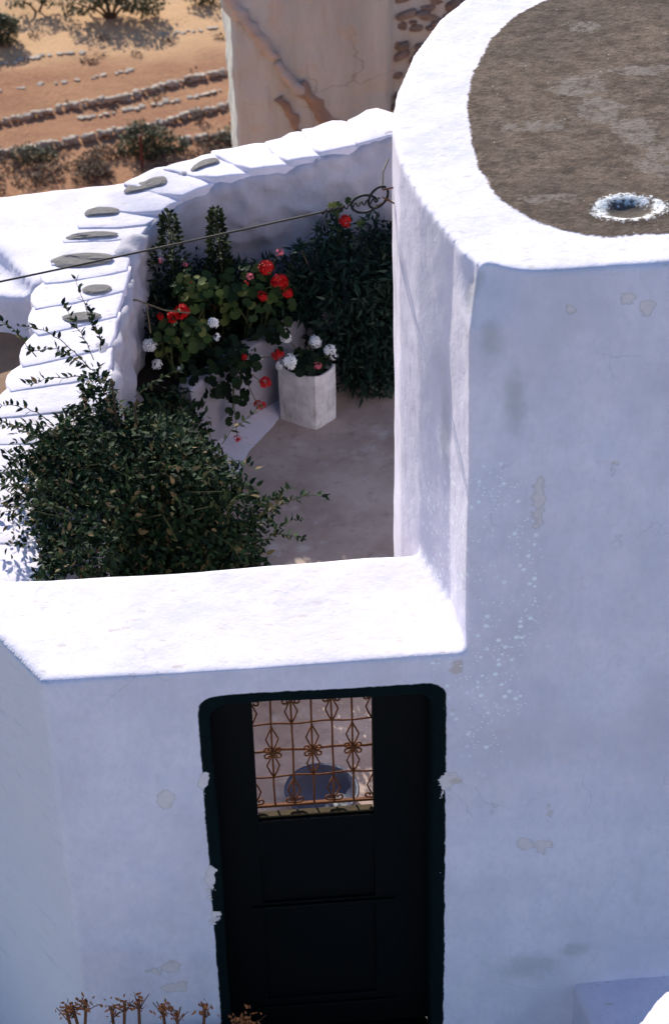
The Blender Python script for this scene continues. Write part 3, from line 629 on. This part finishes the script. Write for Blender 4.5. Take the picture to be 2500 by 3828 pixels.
SH = [((-.88, 3.1, 1.25), (-1.02, 3.02, 1.62), .05, 22), ((-.9, 3.1, 1.2), (-1.17, 3.0, 1.40), .06, 22), ((-.9, 3.1, 1.2), (-1.24, 3.05, 1.52), .08, 20), ((-1.15, 3.0, 1.36), (-1.28, 3.0, 1.58), .02, 12), ((-.92, 3.0, 1.22), (-1.2, 2.9, 1.28), .02, 16), ((-.86, 3.1, 1.4), (-.94, 3.1, 1.72), .0, 14), ((-.85, 3.1, 1.3), (-.90, 3.1, 1.55), .03, 16),
      ((-.95, 2.8, .9), (-1.30, 2.7, 1.10), .06, 20), ((-.95, 2.8, .8), (-1.25, 2.7, .82), .05, 18), ((-1.0, 2.7, .6), (-1.38, 2.6, .86), .06, 20), ((-1.0, 2.7, .55), (-1.35, 2.55, .60), .07, 22), ((-.95, 2.6, .4), (-1.32, 2.5, .42), .07, 22), ((-1.0, 2.6, .35), (-1.2, 2.5, .62), .03, 16), ((-.95, 2.6, .4), (-1.15, 2.45, .30), .05, 18), ((-1.0, 2.75, .7), (-1.2, 2.65, .72), .05, 16),
      ((-.15, 2.7, .55), (.20, 2.8, .55), .04, 26), ((-.1, 2.7, .5), (.02, 2.7, .72), .02, 12), ((-.12, 2.7, .4), (.08, 2.75, .33), .04, 20), ((-.15, 2.7, .62), (-.02, 2.7, .66), .04, 14), ((-.1, 2.7, .42), (.05, 2.8, .45), .02, 14), ((-.4, 2.6, .9), (-.15, 2.5, 1.0), .05, 14), ((-.6, 2.6, .95), (-.4, 2.4, 1.05), .06, 14), ((-.3, 2.9, .85), (-.1, 3.0, .95), .02, 12), ((-.7, 3.0, 1.1), (-.5, 3.1, 1.2), .03, 12)]
for i in range(46):
    a = (rng.uniform(-1.05, -.2), rng.uniform(2.45, 2.8), rng.uniform(.3, .9)); SH.append((a, (a[0]+rng.uniform(-.2, .25), a[1]+rng.uniform(-.2, .0), a[2]+rng.uniform(-.1, .2)), .05, 10))
bm = bmesh.new()
for i in range(26):
    a = (rng.uniform(-1.15, -.95), rng.uniform(2.1, 2.9), rng.uniform(.97, 1.06)); SH.append((a, (a[0]-rng.uniform(.12, .34), a[1]+rng.uniform(-.12, .1), a[2]+rng.uniform(.0, .14)), .05, 12))
SH = [((a[0], a[1], a[2]+(.97-min(a[2], b[2]))), (b[0], b[1], b[2]+(1.0-min(a[2], b[2]))), sg, n) if min(a[0], b[0]) < -.92 and min(a[2], b[2]) < .95 else (a, b, sg, n) for a, b, sg, n in SH]
for (a, b, sg, n) in SH:
    C_, P, D, Nn, Sz, T = shoot(a, b, sg, n, .042); A.append((P, D, Nn, Sz, T*.9)); tube(bm, C_, list(np.linspace(.0028, .0012, len(C_))), 4, False)
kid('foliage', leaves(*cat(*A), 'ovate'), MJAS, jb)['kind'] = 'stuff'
for i in range(22):
    a = Vector((rng.uniform(-1.0, -.3), rng.uniform(2.35, 2.6), rng.uniform(.35, .85))); tube(bm, [a, a+Vector((rng.uniform(-.2, .25), rng.uniform(-.12, -.02), rng.uniform(-.05, .22)))], [.0026, .0016], 4)
kid('twigs', bm_mesh(bm, 'twigs'), MSTEM, jb)['kind'] = 'stuff'
bm = bmesh.new()
for (x, y, z1) in ((-.62, 2.85, .8), (-.7, 2.95, 1.1), (-.5, 2.8, .7), (-.8, 3.0, 1.2)): tube(bm, [(x*.6-.25, y, 0), (x, y, z1*.5), (x, y, z1)], [.014, .01, .005], 6)
kid('trunk', bm_mesh(bm, 'trunk'), MBARK, jb)

# geraniums
def ger_leaf(seed):
    n = 16; v = [(.0, 0, 0)]; rr = random.Random(seed)
    for i in range(n):
        a = -math.pi*.93+2*math.pi*.93*i/(n-1); r = 1-.13*abs(math.sin(a*3.5+seed)); v.append((.25+.75*r*math.cos(a)*.95, .92*r*math.sin(a), .16*r*r+.05*math.cos(a*7)))
    me = mesh('leaf', v, [(0, i, i+1) for i in range(1, n)], True); attr(me, 'tint', np.zeros(len(v))); return me
GL = {}
for key, mat in (('g', MGER), ('d', MGERD)):
    GL[key] = []
    for s in range(4):
        m = ger_leaf(s*1.3); m.materials.append(mat); GL[key].append(m)
def put_leaf(root, p, n, r, key):
    o = link('leaf', random.choice(GL[key]), None, root); n = Vector(n).normalized(); q = n.to_track_quat('Z', 'X'); o.rotation_mode = 'QUATERNION'
    from mathutils import Quaternion
    o.rotation_quaternion = q @ Quaternion((0, 0, 1), random.uniform(0, 6.28)); o.scale = (r, r, r*random.uniform(.7, 1.4)); o.location = Vector(p)-root.location
def flower_head(root, p, r, mat, nfl=22, view=(0, -.6, .7)):
    """umbel of five-petalled florets"""
    bm = bmesh.new(); p = Vector(p); vw = Vector(view).normalized()
    for i in range(nfl):
        d = Vector(rdir(1)[0])
        if d.dot(vw) < -.35: d = -d
        c = p+d*r*random.uniform(.62, 1); q = d.to_track_quat('Z', 'X'); fr = r*random.uniform(.36, .5); a0 = random.uniform(0, 6)
        ctr = bm.verts.new(c)
        for k in range(5):
            a = a0+k*2*math.pi/5; pts = [(fr*.6, -.42), (fr*1.0, -.28), (fr*1.05, .22), (fr*.62, .42)]
            vs_ = [bm.verts.new(c+q @ Vector((math.cos(a+t)*rad, math.sin(a+t)*rad, fr*random.uniform(-.12, .22)))) for rad, t in pts]
            for j in range(3): bm.faces.new((ctr, vs_[j], vs_[j+1]))
    return kid('flower_head', bm_mesh(bm, 'flower_head'), mat, root)
def stalk(root, a, b, r=.003, mat=None, name='stem'):
    a, b = Vector(a), Vector(b); m = (a+b)/2+Vector((random.uniform(-.02, .02), random.uniform(-.02, .02), .02))
    bm = bmesh.new(); tube(bm, [a, m, b], r, 5); return kid(name, bm_mesh(bm, name), mat or MSTEM, root)
def geranium(name, label, base, cen, rad, nleaf, heads, key='g', lr=.034, extra=(), low=-.35):
    g = empty(name, base); tag(g, label, 'geranium', 'geraniums in the courtyard corner')
    for i in range(nleaf):
        d = Vector(rdir(1)[0])
        if d.z < low: d.z = -d.z
        if d.y > .5: d.y = -d.y
        p = Vector(cen)+Vector((d.x*rad[0], d.y*rad[1], d.z*rad[2]))*random.uniform(.62, 1.05)
        put_leaf(g, p, d*.55+Vector((0, -.35, .75))+Vector(rdir(1)[0])*.45, lr*random.uniform(.7, 1.25), key)
    for p in extra: put_leaf(g, Vector(p), Vector((0, -.8, .5))+Vector(rdir(1)[0])*.5, lr*random.uniform(.8, 1.2), key)
    for i in range(5): stalk(g, Vector(base)+Vector((random.uniform(-.05, .05), random.uniform(-.03, .03), 0)), Vector(cen)+Vector((random.uniform(-.6, .6)*rad[0], random.uniform(-.5, .3)*rad[1], random.uniform(-.2, .5)*rad[2])), .006)
    for (p, r, m, n) in heads:
        stalk(g, Vector(cen), Vector(p)-Vector((0, 0, r*.3)), .0025); flower_head(g, p, r, m, n)
    # dark heart of the plant, its inner shade put into darker leaf colour
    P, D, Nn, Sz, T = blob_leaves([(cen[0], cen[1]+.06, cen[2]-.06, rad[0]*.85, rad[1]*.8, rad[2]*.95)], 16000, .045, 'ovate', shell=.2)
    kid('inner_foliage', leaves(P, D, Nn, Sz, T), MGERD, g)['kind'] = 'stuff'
    return g
geranium('geranium', 'yellow green geranium with one red cluster on top and white flower clusters', (-.50, 4.2, .36), (-.48, 4.2, .60), (.17, .14, .15), 75,
         [((-.46, 4.2, .775), .042, MRED, 24), ((-.51, 4.18, .765), .034, MRED, 18), ((-.575, 4.2, .755), .022, MRED, 10), ((-.64, 4.12, .63), .040, MWHT, 26), ((-.61, 4.10, .52), .030, MWHT, 20), ((-.30, 4.12, .75), .030, MWHT, 20), ((-.285, 4.1, .67), .022, MWHT, 12), ((-.49, 4.08, .50), .018, MWHT, 7)], 'g', .034)
geranium('geranium', 'geranium with the biggest bright red flower clusters beside the dark shrub', (-.10, 4.48, .36), (-.10, 4.48, .66), (.24, .15, .18), 80,
         [((.00, 4.42, .88), .042, MRED, 26), ((.065, 4.40, .80), .046, MRED, 28), ((.105, 4.38, .735), .030, MRED, 14), ((-.03, 4.36, .74), .030, MRED, 16), ((-.09, 4.42, .83), .022, MPINK, 10), ((-.115, 4.40, .80), .018, MRED, 8), ((.08, 4.5, .92), .022, MPINK, 9)], 'g', .036)
geranium('geranium', 'leafy geranium without open clusters between the two leaf spires', (-.36, 4.45, .36), (-.36, 4.42, .74), (.15, .12, .15), 46, [((-.40, 4.40, .83), .012, MRED, 4)], 'g', .034)
hb = geranium('geranium', 'dark trailing geranium hanging over the planter wall with small red blooms', (-.22, 4.30, .38), (-.22, 4.18, .47), (.16, .10, .12), 44,
         [((-.15, 4.10, .535), .020, MRED, 10), ((-.045, 4.06, .385), .036, MRED, 16), ((-.085, 4.05, .25), .034, MRED, 15), ((-.21, 4.02, .06), .026, MRED, 9), ((.035, 4.2, .46), .034, MRED, 14), ((-.05, 4.2, .455), .016, MWHT, 6)], 'd', .034,
         [(-.24, 4.08, .36), (-.19, 4.08, .37), (-.26, 4.08, .30), (-.15, 4.08, .33), (-.22, 4.08, .27), (-.17, 4.07, .27), (-.25, 4.07, .20), (-.21, 4.07, .18), (-.24, 4.07, .14), (-.12, 4.08, .45), (-.09, 4.1, .47), (-.13, 4.08, .40), (-.28, 4.08, .38), (-.3, 4.08, .33)]+[(random.uniform(-.50, -.14), random.uniform(3.98, 4.12), random.uniform(.30, .52)) for _ in range(46)]+[(random.uniform(-.1, .12), random.uniform(4.28, 4.42), random.uniform(.42, .56)) for _ in range(22)])
stalk(hb, (-.2, 4.12, .45), (-.235, 4.08, .14), .004)
tg = empty('tall_geranium', (.42, 4.68, .36)); tag(tg, 'tall bare stemmed geranium with a single red bloom above the shrub', 'geranium', 'geraniums in the courtyard corner')
stalk(tg, (.42, 4.68, .36), (.40, 4.62, 1.12), .008)
for i in range(22): put_leaf(tg, (.41+random.gauss(0, .035), 4.6+random.gauss(0, .02), random.uniform(.86, 1.14)), Vector((0, -.6, .7))+Vector(rdir(1)[0])*.5, .026*random.uniform(.7, 1.2), 'g')
flower_head(tg, (.435, 4.55, 1.06), .034, MRED, 26)

# two leafy spires
for i, (x, y, z0, h, wd, lab) in enumerate([(-.50, 4.60, .40, .74, .105, 'broad dark leaf spire with pink buds against the shaded wall'), (-.25, 4.60, .45, .70, .078, 'slim yellowish leaf spire against the shaded wall')]):
    s = empty('leaf_spire', (x, y, .36)); tag(s, lab, 'plant', 'leaf spires by the shaded wall')
    stalk(s, (x, y, .36), (x, y, z0+h), .006); P = []; n = 1500
    u = rng.random(n); ang = rng.random(n)*6.28; side = np.where(rng.random(n) < .5, -.045, .035)*(i == 0)*(u < .72)
    wv = wd*(1-.75*u**1.5)*(.55+.5*rng.random(n)); P = np.stack([x+np.cos(ang)*wv+side, y+np.sin(ang)*wv*.8, z0+u*h-.3*(side > 0)*.2], 1)
    D = np.stack([np.cos(ang), np.sin(ang), .5+0*u], 1)+rdir(n)*.4
    kid('foliage', leaves(P, D, rdir(n)*.6+np.array([0, -.3, .6]), .03*(.6+.7*rng.random(n)), rng.random(n)), MSPI, s)['kind'] = 'stuff'
    n = 160; P = np.stack([x-.03+rng.normal(size=n)*.035, y-.05+rng.normal(size=n)*.02, z0+.10+rng.random(n)*.16], 1)
    kid('dry_leaves', leaves(P, rdir(n)+np.array([0, 0, -.7]), rdir(n), .035*(.6+.7*rng.random(n)), rng.random(n), 'lance'), MDRY, s)['kind'] = 'stuff'
    for (dx, dz, r, m) in ([(-.055, .50, .016, MPINK), (.07, .47, .016, MPINK)] if i == 0 else [(.0, .22, .022, MRED), (.02, .18, .014, MPINK)]): flower_head(s, (x+dx, y-.08, z0+dz), r, m, 8)

# dark shrub beside the house
sh = empty('dark_shrub', (.52, 4.55, .0)); tag(sh, 'dark leafy shrub filling the corner between the curved wall and the house', 'shrub')
A = blob_leaves([(.50, 4.52, .72, .26, .20, .26), (.62, 4.50, .45, .20, .20, .42), (.40, 4.55, .52, .22, .18, .36), (.28, 4.60, .75, .14, .12, .16), (.68, 4.5, .85, .16, .15, .18), (.55, 4.45, .22, .22, .16, .22), (.85, 4.5, .6, .25, .2, .5), (.20, 4.62, .58, .14, .1, .18), (.08, 4.64, .60, .20, .10, .22), (-.12, 4.66, .55, .2, .1, .22), (-.34, 4.72, .55, .25, .1, .25), (-.58, 4.5, .5, .12, .15, .22), (.36, 4.6, .95, .09, .08, .10), (.58, 4.55, 1.0, .08, .08, .08)], 21000, .062, 'lance', shell=.45)
n = 40; P2 = np.stack([.19+rng.normal(size=n)*.028, 4.5+rng.normal(size=n)*.02, .93+rng.normal(size=n)*.02], 1)
B = (P2, np.stack([rng.normal(size=n), rng.normal(size=n)*.6, .3+0*rng.random(n)], 1), rdir(n)*.3+np.array([0, -.4, .8]), .07*(.6+.5*rng.random(n)), rng.random(n)*.8)
kid('foliage', leaves(*cat(A, B), 'lance'), MSHR, sh)['kind'] = 'stuff'
bm = bmesh.new()
for (x, z1) in ((.45, .7), (.6, .8), (.35, .6), (.7, .7)): tube(bm, [(.52+(x-.52)*.4, 4.58, 0), (x, 4.55, z1)], [.014, .006], 6)
tube(bm, [(.3, 4.58, .6), (.19, 4.5, .93)], .005, 5)
kid('stems', bm_mesh(bm, 'stems'), MBARK, sh)

# limewashed oil tin with white geranium
tin = empty('oil_tin', (.19, 4.27, 0)); tag(tin, 'whitewashed square oil tin used as a pot for white geraniums', 'plant pot')
q = [(.03, 4.265), (.225, 4.135), (.345, 4.245), (.16, 4.385)]
q2 = [(.185+(x-.185)*1.02, 4.258+(y-4.258)*1.02) for x, y in q]; qi = [(.185+(x-.185)*.95, 4.258+(y-4.258)*.95) for x, y in q]
bm = bmesh.new(); L_ = []
for pts, z in ((q, 0), (q, .012), (q2, .18), (q2, .345), (q2, .352), (qi, .352), (qi, .30)):
    row = []
    for i in range(4):
        a, b = Vector((*pts[i], z)), Vector((*pts[(i+1) % 4], z))
        for j in range(6):
            u = j/6; p = a.lerp(b, u); c = Vector((.185, 4.258, z)); out = (p-c).normalized()
            wob = .010*math.sin(math.pi*u)*(1 if z in (.18,) else .4)+.006*nz(p, 9, 2) if 0 < j else -.006
            row.append(bm.verts.new(p+out*wob+(Vector((0, 0, -.014*math.sin(math.pi*u))) if z > .34 else Vector())))
    L_.append(row)
m = 24
for i in range(len(L_)-1):
    for k in range(m): bm.faces.new((L_[i][k], L_[i][(k+1) % m], L_[i+1][(k+1) % m], L_[i+1][k]))
bm.faces.new(L_[0][::-1])
kid('tin', bm_mesh(bm, 'tin'), MTIN, tin)
bm = bmesh.new(); prism(bm, qi, .25, .305); kid('soil', bm_mesh(bm, 'soil'), MSOIL, tin)
wg = geranium('white_geranium', 'white geranium with one pink bloom growing in the square tin', (.19, 4.27, .305), (.19, 4.27, .365), (.14, .12, .06), 46,
              [((.095, 4.19, .425), .044, MWHT, 30), ((.045, 4.20, .40), .030, MWHT, 16), ((.085, 4.36, .475), .036, MWHT, 22), ((.245, 4.33, .445), .038, MWHT, 26), ((.315, 4.27, .43), .034, MWHT, 20), ((.335, 4.25, .40), .024, MWHT, 12), ((.245, 4.17, .40), .022, MPINK, 12)], 'd', .030, low=-.1)

# basin on the floor behind the gate
bs = empty('basin', (.05, 1.29, .004)); tag(bs, 'shallow blue basin on the courtyard floor behind the grilled door', 'basin')
bm = bmesh.new(); prof = [(.0, .012), (.11, .012), (.14, .04), (.155, .075), (.17, .08), (.17, .072), (.16, .066), (.15, .03), (.12, .0), (.0, .0)]; n = 28
rg = [[bm.verts.new((.05+r*math.cos(2*math.pi*i/n), 1.29+r*math.sin(2*math.pi*i/n), .004+z)) for i in range(n)] for r, z in prof[1:-1]]
for a, b in zip(rg, rg[1:]):
    for i in range(n): bm.faces.new((a[i], a[(i+1) % n], b[(i+1) % n], b[i]))
bm.faces.new(rg[0]); bm.faces.new(rg[-1][::-1])
kid('bowl', bm_mesh(bm, 'bowl', True), plain('blue_enamel', (.045, .048, .080), .5, .4, 12), bs)

# ---------------------------------------------------------------- line from the house, hooks and loop
cl = empty('line_wire', (.38, 1.05, 3.3)); tag(cl, 'taut brown wire line tied to hooks on the rounded house wall', 'wire')
A0 = Vector((.36, 1.04, 3.29)); B0 = Vector((-2.96, 1.66, 2.335))
def wire_pt(u): p = A0.lerp(B0, u); p.z -= .03*4*u*(1-u)*.5; return p
bm = bmesh.new(); tube(bm, [wire_pt(u) for u in np.linspace(.05, 1, 30)], .0043, 6); kid('wire', bm_mesh(bm, 'wire', True), MWIRE, cl)
bm = bmesh.new(); pts = []
for i in range(70):
    u = .012+.042*i/69*1.5; c = wire_pt(u); a = i*.9; pts.append(c+Vector((0, math.cos(a), math.sin(a)))*.0075)
tube(bm, pts, .0032, 5); kid('twist', bm_mesh(bm, 'twist', True), MROPE, cl)
def loop(c, a, b, rot, r, name='loop'):
    bm = bmesh.new(); pts = []
    for t in np.linspace(0, 5.9, 22):
        x, z = a*math.cos(t), b*math.sin(t); pts.append((c[0]+x*math.cos(rot)-z*math.sin(rot), c[1]+.01*math.sin(t), c[2]+x*math.sin(rot)+z*math.cos(rot)))
    tube(bm, pts, r, 6); kid(name, bm_mesh(bm, name, True), MROPE, cl)
loop((.265, 1.06, 3.255), .048, .030, .15, .0052); loop((.315, 1.05, 3.285), .048, .026, .95, .005)
for a, b in (((.33, 1.05, 3.315), (.385, 1.05, 3.325)), ((.33, 1.05, 3.285), (.40, .98, 3.275)), ((.30, 1.06, 3.235), (.355, 1.05, 3.275))):
    bm = bmesh.new(); tube(bm, [a, b], .0032, 5); kid('hook', bm_mesh(bm, 'hook'), MRUST, cl)
bm = bmesh.new(); tube(bm, [(.33, 1.05, 3.32), (.340, 1.13, 3.345), (.365, 1.19, 3.36)], .0035, 5); kid('strap', bm_mesh(bm, 'strap'), MWIRE, cl)
bm = bmesh.new(); tube(bm, [(-.78, 4.2, .87), (-.69, 4.15, .90), (-.55, 4.1, .86), (-.42, 4.15, .80)], .0045, 5); tube(bm, [(-.64, 4.12, .885), (-.635, 4.11, .80), (-.63, 4.1, .72)], .004, 5)
tag(link('twine', bm_mesh(bm, 'twine'), MTWIG), 'frayed pale twine tied from the slab wall to the plants', 'twine')

# ---------------------------------------------------------------- withered plants below the door wall
tr = empty('clay_trough', (-.62, -.32, -.18)); tag(tr, 'long clay trough holding the withered plants by the door', 'trough')
bm = bmesh.new(); box(bm, -1.15, -.25, -.44, -.20, -.18, .10); bmesh.ops.bevel(bm, geom=bm.edges[:], offset=.02, segments=2, affect='EDGES'); kid('trough_body', bm_mesh(bm, 'trough'), MEARTH, tr)
bm = bmesh.new(); box(bm, -1.12, -.28, -.42, -.22, .09, .106); kid('soil', bm_mesh(bm, 'soil'), MSOIL, tr)
WP = [(-1.0, .62, 3, 'tallest withered plant with forked brown flower stems'), (-.81, .61, 3, 'withered plant with one dense brown flower head'), (-.64, .55, 2, 'withered plant with thin leaning brown stems'), (-.50, .50, 1, 'short withered plant with a single small brown head'), (-.38, .48, 2, 'withered plant standing before the dark door edge')]
for (x, zt, ns, lab) in WP:
    p = empty('withered_plant', (x, -.32, .10)); tag(p, lab, 'plant', 'withered plants in the trough')
    for i in range(ns):
        tip = Vector((x+(i-(ns-1)/2)*.045+random.uniform(-.015, .015), -.30+random.uniform(-.03, .03), zt-random.uniform(0, .07)))
        stalk(p, (x+(i-1)*.01, -.32, .10), tip, .0065, MDSTEM)
        bm = bmesh.new()
        for k in range(8):
            e = tip+Vector((random.gauss(0, .024), random.gauss(0, .016), random.uniform(-.05, .03))); tube(bm, [tip-Vector((0, 0, .06)), tip.lerp(e, .6)-Vector((0, 0, .02)), e], .0018, 4)
        kid('twig', bm_mesh(bm, 'twig'), MDSTEM, p)
        n = 26; P = np.array(tip)+rng.normal(size=(n, 3))*np.array([.017, .014, .018])-np.array([0, 0, .006])
        kid('dry_head', leaves(P, rdir(n), rdir(n)+np.array([0, -.3, .6]), .023*(.6+.7*rng.random(n)), rng.random(n), 'ovate'), MDFL, p)['kind'] = 'stuff'

# ---------------------------------------------------------------- valley: stone walls, trees, scrub
GZ = -35
WL = [('long continuous dry stone wall crossing the brown field', [(-9.5, 71.2), (-7.39, 71.81), (-4.83, 72.68), (-2.9, 73.15), (-1.18, 74.04), (1.1, 74.74), (4, 75.6)], .40, 1.0),
      ('pale broken dry stone wall just above the green shrubs', [(-9.5, 69.2), (-7.32, 69.55), (-4.69, 70.04), (-3.48, 70.44), (-2.03, 70.84), (-.67, 71.5), (1.04, 72.0), (4, 73)], .45, 1.0),
      ('low scattered line of stones between the two long field walls', [(-4.48, 71.82), (-2.79, 72.32), (-.18, 73.08), (2, 73.7)], .24, .8),
      ('faint line of stones ending in a heap in the orange field', [(-9, 75.9), (-7.54, 76.36), (-5.21, 76.96), (-4.28, 76.85)], .22, .7),
      ('thin stone line in the bright upper field below the trees', [(-1.91, 78.11), (1.25, 78.38), (4, 78.8)], .16, .55),
      ('short low stone wall behind the green shrub', [(-.84, 69.7), (.61, 69.88), (1.8, 70.0)], .34, 1.0),
      ('sparse stone line across the middle of the field', [(-9, 74.0), (-7.47, 74.21), (-5.08, 74.66), (-2.52, 75.37)], .18, .5)]
rr = random.Random(11)
for lab, pl, h, dn in WL:
    e = empty('dry_stone_wall', (pl[1][0], pl[1][1], GZ)); tag(e, lab, 'stone wall', 'dry stone walls of the terraced field')
    for i in range(len(pl)-1):
        a, b = Vector(pl[i]), Vector(pl[i+1]); L = (b-a).length; s = 0
        while s < L:
            wd = rr.uniform(.12, .30)
            if rr.random() < dn:
                for lay in range(2 if h > .3 else 1):
                    p = a.lerp(b, min(1, s/L)); hh = h*rr.uniform(.4, .62)
                    o = link('stone', rr.choice(ROCKS), None, e); o.location = (p.x+rr.uniform(-.06, .06)-e.location.x, p.y+rr.uniform(-.08, .08)-e.location.y, ground_z(p.x, p.y)+35+hh*.25+lay*h*.25)
                    o.scale = (wd*.55, wd*.42, hh*.40); o.rotation_euler = (rr.uniform(-.2, .2), rr.uniform(-.2, .2), rr.uniform(0, 6.28))
            s += wd*.95
def tree(name, label, cat_, base, blobs, mat, size, dens, stems, group, shell=.4):
    e = empty(name, (base[0], base[1], ground_z(*base))); tag(e, label, cat_, group); gx, gy, gz = e.location
    bm = bmesh.new()
    stems = [(a, b, c*(.6 if 'olive' in name else 1), d*.8) for a, b, c, d in stems]
    for (dx, dy, dz, r) in stems: tube(bm, [(gx, gy, gz-.1), (gx+dx*.35, gy+dy*.4, gz+dz*.45), (gx+dx, gy+dy, gz+dz)], [r, r*.75, r*.35], 6)
    kid('trunk', bm_mesh(bm, 'trunk'), MBARK, e)
    q = .58 if 'olive' in name else 1
    A = blob_leaves([(gx+a, gy+b, gz+c*q, d, f, g*(.5+.5*q)) for a, b, c, d, f, g in blobs], dens, size, 'q', shell=shell)
    kid('crown', leaves(*A, 'q'), mat, e)['kind'] = 'stuff'
OS = [(-.8, 0, 1.5, .10), (.6, .2, 1.6, .10), (-.2, .1, 1.7, .12), (1.1, 0, 1.3, .08), (-1.3, 0, 1.2, .07)]
tree('olive_tree', 'wide olive tree with several dark leaning trunks in the bright field', 'tree', (-3.35, 79.7), [(-1.1, 0, 1.25, .8, .8, .55), (0, .3, 1.7, .9, .9, .6), (1.1, 0, 1.3, .9, .9, .7), (1.6, -.1, .9, .6, .6, .5), (-.3, .8, 1.5, 1, .8, .6)], MOLIVE, .16, 900, OS, 'olive trees in the field')
tree('olive_tree', 'dense rounded olive bush standing lowest in the bright field', 'tree', (-7.55, 78.3), [(0, 0, .9, .75, .7, .85), (-.5, .2, 1.4, .8, .7, .7), (.3, 0, 1.3, .45, .5, .45)], MOLIVE, .15, 1500, [(0, 0, 1, .1), (-.3, 0, 1.2, .08)], 'olive trees in the field')
tree('olive_tree', 'small open olive tree with a curved trunk', 'tree', (-6.2, 80.7), [(-.7, 0, 1.0, .55, .5, .4), (.6, 0, 1.1, .6, .5, .45), (0, .2, 1.5, .7, .6, .4)], MOLIVE, .15, 800, [(-.7, 0, 1, .07), (.6, 0, 1.1, .07)], 'olive trees in the field')
tree('olive_tree', 'olive tree partly hidden by the tan house corner', 'tree', (.6, 80.6), [(0, 0, .8, .8, .6, .45), (-.6, 0, .6, .5, .5, .35), (.9, .2, 1.0, .7, .6, .5)], MOLIVE, .15, 800, [(-.5, 0, .7, .07), (.5, 0, .9, .07)], 'olive trees in the field')
tree('green_shrub', 'big round green shrub below the broken stone wall', 'shrub', (-2.2, 69.2), [(-.1, 0, .55, .65, .5, .55), (.5, .1, .4, .7, .5, .4), (-.6, -.1, .25, .4, .35, .3), (1.1, -.1, .25, .5, .4, .3), (.2, -.4, .2, .6, .4, .3), (-.2, .2, .9, .35, .3, .25)], MOLIVE, .12, 2000, [(0, 0, .5, .05)], 'shrubs in the valley')
tree('green_shrub', 'small green shrub under the stone wall beyond the white terrace', 'shrub', (-6.33, 69.0), [(0, 0, .3, .55, .4, .4), (.7, 0, .2, .4, .3, .3)], MOLIVE, .11, 1800, [(0, 0, .3, .04)], 'shrubs in the valley')
tree('green_shrub', 'green shrub half hidden by the tan house edge', 'shrub', (.95, 69.4), [(0, 0, .35, .55, .4, .4)], MOLIVE, .11, 1800, [(0, 0, .3, .04)], 'shrubs in the valley')
tree('brown_shrub', 'small round brown shrub growing on the broken stone wall', 'shrub', (-.19, 71.2), [(0, 0, .25, .28, .25, .22)], MSCRUB, .09, 2500, [(0, 0, .2, .03)], 'shrubs in the valley')
e = empty('dry_scrub', (-5, 68.5, GZ)); tag(e, 'brown dry scrub covering the bank beyond the white terrace', 'scrub', kind='stuff')
bl = []
for i in range(46):
    x, y = rr.uniform(-8.5, 1.0), rr.uniform(66.8, 69.6); r = rr.uniform(.2, .5)
    bl.append((x, y, ground_z(x, y)+.08, r*1.3, r, r*.55))
for i in range(22):
    x, y = rr.uniform(-8.5, 1.5), rr.uniform(70, 79); r = rr.uniform(.06, .16)
    bl.append((x, y, ground_z(x, y)+.04, r*1.6, r, r*.7))
e2 = kid('scrub_foliage', leaves(*blob_leaves(bl, 2200, .10, 'q'), 'q'), MSCRUB, e); e2['kind'] = 'stuff'
bm = bmesh.new(); gzp = ground_z(-2.28, 67.9); tube(bm, [(-2.28, 67.9, gzp-.2), (-2.27, 67.9, gzp+1.35)], .045, 6); box(bm, -2.34, -2.21, 67.85, 67.95, gzp+1.35, gzp+1.39)
tag(link('post', bm_mesh(bm, 'post'), MPOST), 'thin dark red post standing before the round green shrub', 'post')
